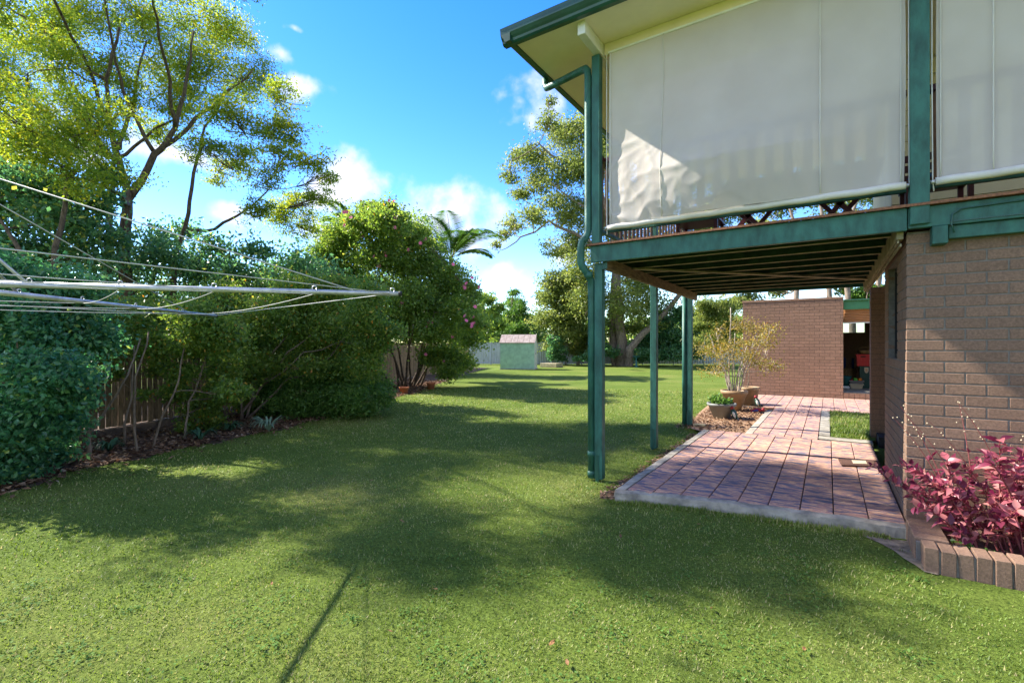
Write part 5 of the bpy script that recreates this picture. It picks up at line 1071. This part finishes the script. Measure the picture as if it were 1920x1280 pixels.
# palms behind the flowering bush
def palm(label, base, hub, nf, L_, tone):
    t = thing('palm', label, 'palm', base)
    MB().tube([base, ((base[0] + hub[0]) / 2 + .1, (base[1] + hub[1]) / 2, hub[2] * .5), hub], [.16, .13, .11], 10).build('trunk', M['pale_bark'], t, True)
    for k in range(nf):
        a = 2 * math.pi * k / nf + random.uniform(-.25, .25); el = random.uniform(.45, 1.25); ln = L_ * random.uniform(.85, 1.1)
        rib = []
        for s in np.linspace(0, 1, 10):
            e = el - 1.2 * s * s
            p = Vector(hub) if not rib else rib[-1] + Vector((math.cos(a) * math.cos(e), math.sin(a) * math.cos(e), math.sin(e))) * (ln / 9)
            rib.append(p)
        fr = MB().tube(rib, list(np.linspace(.022, .006, 10)), 4).build('frond', M['grey_stem'], t, True)
        C = []; AX = []; NR = []; LN = []
        for s in np.linspace(.12, .99, 44):
            i = min(int(s * 9), 8); p = rib[i].lerp(rib[i + 1], s * 9 - i); d = (rib[i + 1] - rib[i]).normalized()
            w = d.cross(Vector((0, 0, 1))).normalized(); l_ = .55 * ln * .55 * math.sin(math.pi * (.12 + .8 * s)) + .12
            for sg in (-1, 1):
                ax = (w * sg * .85 + d * .6 + Vector((0, 0, -.25))).normalized(); C.append(p + ax * l_ * .5); AX.append(ax); NR.append(Vector((0, 0, 1)) + d * .2); LN.append(l_)
        n = len(C)
        link('leaflets', leaf_mesh('leaflets', np.array(C), np.array(AX), np.array(NR), np.array(LN), np.full(n, .10), tone + .3 * rng.random(n), M['leaf_bright']), fr)
palm('palm with drooping fronds rising behind the flowering bush', (-16.9, 20.2, 0), (-17.0, 20.0, 6.2), 13, 3.0, .1)
palm('palm with a few fronds peeping over the top left of the flowering bush', (-18.1, 14.8, 0), (-18.15, 14.6, 6.6), 10, 1.9, .3)

# strappy plant and small plants at the lawn edge
def strap_plant(label, c, n, h, m, cat='plant', wd=.02, grp=None):
    t = thing('strap_plant', label, cat, c, grp)
    mb = MB()
    for k in range(n):
        a = random.uniform(0, 6.28); s = random.uniform(.6, 1.1) * h; d = Vector((math.cos(a), math.sin(a), 0)); w = Vector((-d.y, d.x, 0)) * wd
        P = [Vector(c) + d * s * q * .8 + Vector((0, 0, s * (1.6 * q - 1.35 * q * q))) for q in (0, .3, .6, .85, 1.0)]; V = []
        for i, p in enumerate(P): f_ = (1, .95, .7, .4, .05)[i]; V += [p - w * f_, p + w * f_]
        mb.add(V, [(2 * i, 2 * i + 1, 2 * i + 3, 2 * i + 2) for i in range(4)])
    mb.build('blades', M[m], t)
M['strap'] = mat('grey_green_strap', (0.16, 0.24, 0.15), 0.6, 0.2, 8)
M['fern'] = mat('dark_strap', (0.035, 0.10, 0.045), 0.6, 0.2, 8)
strap_plant('pale grey-green strappy plant at the lawn edge below the arching shrub', (-8.2, 4.75, 0), 34, .5, 'strap')
for k, (x, y, w) in enumerate(((-8.3, 3.7, 'right of the twin pale stems'), (-8.55, 2.62, 'between the pale stems'), (-8.5, 1.75, 'behind the hedge shrub'), (-8.75, 4.4, 'left of the grey-green strappy plant'))):
    strap_plant('small dark leafy clump ' + w + ' in the bed', (x, y, 0), 36, random.uniform(.28, .42), 'fern', wd=.022, grp='dark clumps in the bed')

M['pale_stem'] = mat('pale_grey_stem', (0.42, 0.36, 0.30), 0.9, 0.2, 12)
# plants in the pots
stems = []
for k in range(13):
    a = 2 * math.pi * k / 13 + random.uniform(-.2, .2); s = random.uniform(.35, 1.0); b = (-1.76 + .10 * math.cos(a), 11.75 + .10 * math.sin(a))
    stems.append(([(b[0], b[1], .45), (b[0] + .15 * s * math.cos(a), b[1] + .15 * s * math.sin(a), .9), (b[0] + .6 * s * math.cos(a), b[1] + .6 * s * math.sin(a), random.uniform(1.3, 1.9))], .016, .007))
stems.append(([(-1.85, 11.7, .45), (-1.85, 11.7, 1.2), (-1.83, 11.72, 2.35)], .022, .01))
pc_ = []
for k in range(26):
    a = random.uniform(0, 6.28); rr = random.uniform(.1, .85); z = random.uniform(1.0, 2.15) - .25 * rr
    pc_.append((-1.72 + rr * math.cos(a), 11.75 + .8 * rr * math.sin(a), z, random.uniform(.14, .24)))
pc_ += [(-1.0, 11.6, 1.15, .16), (-.85, 11.5, 1.05, .10), (-2.45, 11.8, 1.5, .2), (-1.1, 11.6, 1.45, .15)]
plant('potted_shrub', 'many-stemmed shrub with sparse yellowing leaves growing in the flared tan pot', 'shrub', (-1.76, 11.75, .47), pc_, stems, 4200, .046, .025, M['leaf_pot'], M['pale_stem'], twig=.0045, per=9, sub=16, tight=.5, crown='foliage', trunk='stems')
pc2 = [(-1.80 + random.uniform(-.2, .2), 10.45 + random.uniform(-.2, .2), .36 + random.uniform(0, .1), .09) for k in range(9)]
plant('pot_plant', 'low bright green plant spilling over the grey pot', 'plant', (-1.80, 10.45, .33), pc2, up_from((-1.8, 10.45), 3, .4, .1, .006), 700, .06, .04, M['leaf_bright'], M['grey_stem'], twig=.003, per=3, sub=8, tight=.3, crown='foliage', trunk='stems')
pc3 = [(-1.66 + random.uniform(-.2, .2), 12.9 + random.uniform(-.2, .2), .9 + random.uniform(0, .7), .16) for k in range(9)]
plant('potted_shrub', 'thin twiggy shrub in the straight tan pot, partly hidden by the other', 'shrub', (-1.66, 12.9, .45), pc3, [([(-1.66, 12.9, .42), (-1.6, 12.9, .9), (-1.65, 12.9, 1.4)], .014, .006)], 900, .048, .026, M['leaf_pot'], M['grey_stem'], twig=.004, per=6, sub=14, tight=.3, crown='foliage', trunk='stems')

# ------------------------------------------------------------------ burgundy shrub by the wall
rs = thing('red_shrub', 'burgundy-leaved shrub with pink tips filling the brick-edged bed', 'shrub', (1.0, 4.68, .11))
lm = MB()
prof_w = [(0, .0), (.15, .55), (.38, 1.0), (.62, .85), (.85, .38), (1, .02)]
leafmeshes = []
for vv in range(3):
    q = MB(); V = []; Ln = .072; Wd = (.017, .020, .014)[vv]
    for s, w in prof_w:
        zc = -.016 * s * s * (1 + vv * .6); V += [(s * Ln, -w * Wd, zc + .006 * w), (s * Ln, 0, zc), (s * Ln, w * Wd, zc + .006 * w)]
    n = len(prof_w); F = []
    for i in range(n - 1): F += [(3 * i, 3 * i + 1, 3 * i + 4, 3 * i + 3), (3 * i + 1, 3 * i + 2, 3 * i + 5, 3 * i + 4)]
    q.add(V, F); leafmeshes.append(q.mesh('leaf', M['leaf_red_single'], True))
stem = MB(); LP = []
for k in range(150):
    bx = random.uniform(.75, 2.3); by = random.uniform(4.45, 4.9)
    a = random.uniform(0, 6.28); h = random.uniform(.28, .70) * (1.12 if random.random() < .25 else 1); out = random.uniform(.08, .42)
    if bx < 1.05 and random.random() < .7: a = math.pi + random.uniform(-.8, .7); out = random.uniform(.25, .62); h *= .72
    dx, dy = math.cos(a) * out, math.sin(a) * out * .6
    if by + dy > 5.0: dy = 4.99 - by
    pts_ = []
    for s in np.linspace(0, 1, 9): pts_.append(Vector((bx + dx * s ** 1.4, by + dy * s ** 1.4, .11 + h * (1.35 * s - .35 * s * s) + .012 * math.sin(9 * s + k))))
    stem.tube(pts_, list(np.linspace(.007, .0025, 9)), 5, caps=False)
    for s in np.linspace(.15, 1.0, 34):
        i = min(int(s * 8), 7); p = pts_[i].lerp(pts_[i + 1], s * 8 - i); d = (pts_[i + 1] - pts_[i]).normalized()
        LP.append((p, d))
for k in range(16):      # long flowering wands
    bx = random.uniform(.72, 1.9); by = random.uniform(4.5, 4.8); a = random.choice([random.uniform(-.5, .9), random.uniform(2.2, 3.8)]); h = random.uniform(.75, 1.0); out = random.uniform(.1, .42)
    pts_ = [Vector((bx + out * math.cos(a) * s ** 1.5, min(4.98, by + .2 * math.sin(a) * s), .11 + h * (1.2 * s - .2 * s * s))) for s in np.linspace(0, 1, 8)]
    stem.tube(pts_, list(np.linspace(.005, .0015, 8)), 5, caps=False)
    for s in (.35, .45, .55, .62, .7): i = int(s * 7); LP.append((pts_[i], (pts_[i + 1] - pts_[i]).normalized()))
    for s in np.linspace(.72, 1, 7):
        i = min(int(s * 7), 6); p = pts_[i].lerp(pts_[i + 1], s * 7 - i) + Vector((random.gauss(0, .012), random.gauss(0, .012), random.gauss(0, .01)))
        fb_ = MB().lathe([(.001, -.006), (.0055, 0), (.001, .006)], p, 6).build('flower_bud', M['bud'] if 'bud' in M else M['beige_plastic'], rs, True)
stem.build('stems', M['red_stem'], rs, True)
random.shuffle(LP)
near = sorted(range(len(LP)), key=lambda i: (LP[i][0].x > 1.12, LP[i][0].y - .55 * LP[i][0].z + random.uniform(0, .2)))
sing = set(near[:298]); C = []; AX = []; NR = []
for i, (p, d) in enumerate(LP):
    o = Vector((random.gauss(0, 1), random.gauss(0, 1), random.gauss(0, .7) + .15)); ax = (o - d * o.dot(d)).normalized() * .85 + d * .5; ax.normalize()
    if i in sing:
        w = Vector((random.gauss(0, .5), random.gauss(0, .5) - .3, 1)); y_ = w.cross(ax).normalized(); z_ = ax.cross(y_)
        Mx = Matrix((ax, y_, z_)).transposed(); s_ = random.uniform(.75, 1.35)
        lo = link('leaf', leafmeshes[i % 3], rs, loc=tuple(p), rot=Mx.to_euler(), scale=(s_, s_, s_))
    else:
        C.append(p + ax * .03); AX.append(ax); NR.append((random.gauss(0, .5), random.gauss(0, .5), 1))
n = len(C)
tag(link('leaves', leaf_mesh('leaves', np.array(C), np.array(AX), np.array(NR, float), .066 * (.6 + .8 * rng.random(n)), .034 * (.7 + .6 * rng.random(n)), rng.random(n), M['leaf_red']), rs), kind='stuff')
weed = [(.80, 4.44, .14, .05), (.86, 4.42, .13, .04), (.95, 4.40, .13, .03)]
plant('weed', 'tiny bright green weed growing inside the brick edging', 'weed', (.82, 4.44, .11), weed, [([(.82, 4.44, .1), (.82, 4.44, .15)], .003, .002)], 60, .04, .022, M['leaf_bright'], M['grey_stem'], twig=.002, per=2, sub=6, tight=.4, crown='foliage', trunk='stems')

# ------------------------------------------------------------------ grass
def grass(name, label, P, base_h, base_w, zz, lean=.75, dens_tone=None):
    n = len(P); d = np.hypot(P[:, 0], P[:, 1])
    tuft = .75 + .5 * (.5 + .5 * np.sin(P[:, 0] * 7.3 + 2 * np.sin(P[:, 1] * 5.1)) * np.sin(P[:, 1] * 8.7 + P[:, 0] * 3.1)); h = base_h * (0.55 + 0.9 * rng.random(n)) * (0.8 + .09 * d) * tuft; w = base_w * (0.7 + .6 * rng.random(n)) * (.55 + .26 * d)
    a = rng.random(n) * 2 * np.pi; ti = lean * (.35 + .9 * rng.random(n))
    axd = np.column_stack([np.cos(a) * np.sin(ti), np.sin(a) * np.sin(ti), np.cos(ti)])
    sd = np.column_stack([-np.sin(a), np.cos(a), np.zeros(n)])
    B = np.column_stack([P, np.full(n, zz - .004)])
    V = np.empty((n, 3, 3), np.float32); V[:, 0] = B - sd * w[:, None] * .5; V[:, 1] = B + sd * w[:, None] * .5; V[:, 2] = B + axd * h[:, None]
    me = bpy.data.meshes.new(name); me.vertices.add(3 * n); me.vertices.foreach_set('co', V.reshape(-1))
    me.loops.add(3 * n); me.loops.foreach_set('vertex_index', np.arange(3 * n, dtype=np.int32))
    me.polygons.add(n); me.polygons.foreach_set('loop_start', np.arange(0, 3 * n, 3, dtype=np.int32)); me.polygons.foreach_set('loop_total', np.full(n, 3, np.int32))
    X, Y = P[:, 0], P[:, 1]
    pat = .5 + .34 * np.sin(X * 1.3 + 1.7 * np.sin(Y * .9)) * np.sin(Y * 1.1 + .6 * X) + .22 * np.sin(X * 4.1 + Y * 2.3) * np.sin(Y * 5.2 - X * 1.4) + .14 * np.sin(X * 9.7 + 3 * np.sin(Y * 6)) 
    v = .08 + .50 * pat + .26 * rng.normal(size=n); v = np.where(rng.random(n) < .10 * (.4 + 1.6 * np.clip(pat, 0, 1)), .9 + .1 * rng.random(n), np.minimum(v, .86))
    at = me.attributes.new('v', 'FLOAT', 'FACE'); at.data.foreach_set('value', np.clip(v, 0, 1).astype(np.float32))
    me.update(calc_edges=True); me.materials.append(M['grass'])
    return tag(link(name, me), label, 'grass', kind='stuff')
def clover(P):
    n = len(P); a = rng.random(n) * 6.283
    C = np.column_stack([P, .010 + .012 * rng.random(n)]); ax = np.column_stack([np.cos(a), np.sin(a), .25 * rng.normal(size=n)]); nr = np.column_stack([.3 * rng.normal(size=n), .3 * rng.normal(size=n), np.ones(n)])
    return tag(link('lawn_weeds', leaf_mesh('lawn_weeds', C, ax, nr, .017 * (.6 + .8 * rng.random(n)), .013 * (.6 + .8 * rng.random(n)), .05 + .55 * rng.random(n), M['leaf_weed'])), 'flat clover and weeds growing through the lawn', 'weeds', kind='stuff')
# lawn blades thin out with distance from the near lawn
N0 = 700000
rad = np.exp(rng.uniform(np.log(1.2), np.log(17.0), N0)); th = rng.uniform(-.25 * np.pi, 1.12 * np.pi, N0)
P = np.column_stack([rad * np.cos(th), rad * np.sin(th)])
bx = np.interp(P[:, 1], [p[1] for p in bed_edge], [p[0] for p in bed_edge])
ok = (P[:, 1] > -.6) & (P[:, 0] > bx + .06 * np.sin(P[:, 1] * 5) - .3 * rng.random(N0) ** 3) & (P[:, 0] < 3.2)
fy = np.interp(P[:, 0], [p[0] for p in patio_front], [p[1] for p in patio_front])
inpatio = (P[:, 0] > -1.77 - .05 * rng.random(N0)) & (P[:, 1] > fy - .035) & (P[:, 1] < 8.75)
shrub = (P[:, 0] > .50) & (P[:, 1] > 4.16)
bare = (P[:, 0] > .22) & (P[:, 1] > 4.30 - .9 * (P[:, 0] - .22)) & (rng.random(N0) < .85)
rest = (P[:, 0] > -2.05) & (P[:, 1] > 8.6)
rest2 = (P[:, 0] > -2.4) & (P[:, 1] > 10.5)
ok &= ~(inpatio | shrub | bare | rest | rest2)
grass('lawn_grass', 'short mown grass blades of the lawn', P[ok], .0185, .0056, 0, lean=.95)
Q = P[ok]; dq = np.hypot(Q[:, 0], Q[:, 1]); Q = Q[dq < 6.5]; cen = Q[rng.permutation(len(Q))[:420]]
W = np.repeat(cen, 34, axis=0) + rng.normal(size=(420 * 34, 2)) * np.repeat(.03 + .07 * rng.random(420), 34)[:, None]
fyw = np.interp(W[:, 0], [p[0] for p in patio_front], [p[1] for p in patio_front]); W = W[~((W[:, 0] > -1.78) & (W[:, 1] > fyw - .05)) & ~((W[:, 0] > .45) & (W[:, 1] > 4.1))]
clover(W)
n = 15000
P2 = np.column_stack([rng.uniform(.03, 1.45, n), rng.uniform(9.11, 12.48, n)])
P2 = P2[~((P2[:, 0] > .52) & (P2[:, 1] < 9.7))]
grass('patch_grass', 'bright grass blades of the small square beside the path', P2, .034, .0045, PZ - .02)

# longer grass creeping over the kerb
ex_ = rng.uniform(-1.80, .40, 5200); ey_ = np.interp(ex_, [p[0] for p in patio_front], [p[1] for p in patio_front]) - .045 - .09 * rng.random(5200) ** 1.6
keep = rng.random(5200) < .55 + .45 * np.sin(ex_ * 6.1) * np.sin(ex_ * 2.3 + 1)
grass('kerb_grass', 'longer grass fringe growing against the patio kerb', np.column_stack([ex_, ey_])[keep], .034, .0050, 0, lean=.6)

# a few fallen leaves on the lawn
fl = MB()
prof_l = [(0, 0), (.3, .8), (.6, 1), (1, 0)]
V = []
for s, w in prof_l: V += [(s * .046 - .023, -w * .009, .006 * s), (s * .046 - .023, 0, .002), (s * .046 - .023, w * .009, .008 * s)]
fl.add(V, [(3 * i + j, 3 * i + j + 1, 3 * i + j + 4, 3 * i + j + 3) for i in range(3) for j in range(2)])
fm = fl.mesh('fallen_leaf', mat('dead_leaf', (.30, .15, .06), .7, .25, 20, obj_var=.35))
spots = [(-1.02, 2.03), (-1.15, 2.12), (-0.55, 2.9), (-0.6, 2.4), (-2.0, 2.2), (-0.2, 3.3), (-1.9, 1.75), (-1.35, 3.6), (-3.0, 2.9), (-0.9, 4.2), (-2.7, 4.4), (-4.2, 3.6), (-3.6, 6.2), (-0.1, 2.75), (-2.9, 1.7)]
for x, y in spots:
    o = link('fallen_leaf', fm, None, loc=(x, y, .024), rot=(random.uniform(-.3, .3), random.uniform(-.3, .3), random.uniform(0, 6.28)), scale=(random.uniform(.7, 1.3),) * 3)
    tag(o, 'small dry orange-brown leaf fallen on the lawn', 'leaf', 'fallen leaves on the lawn')
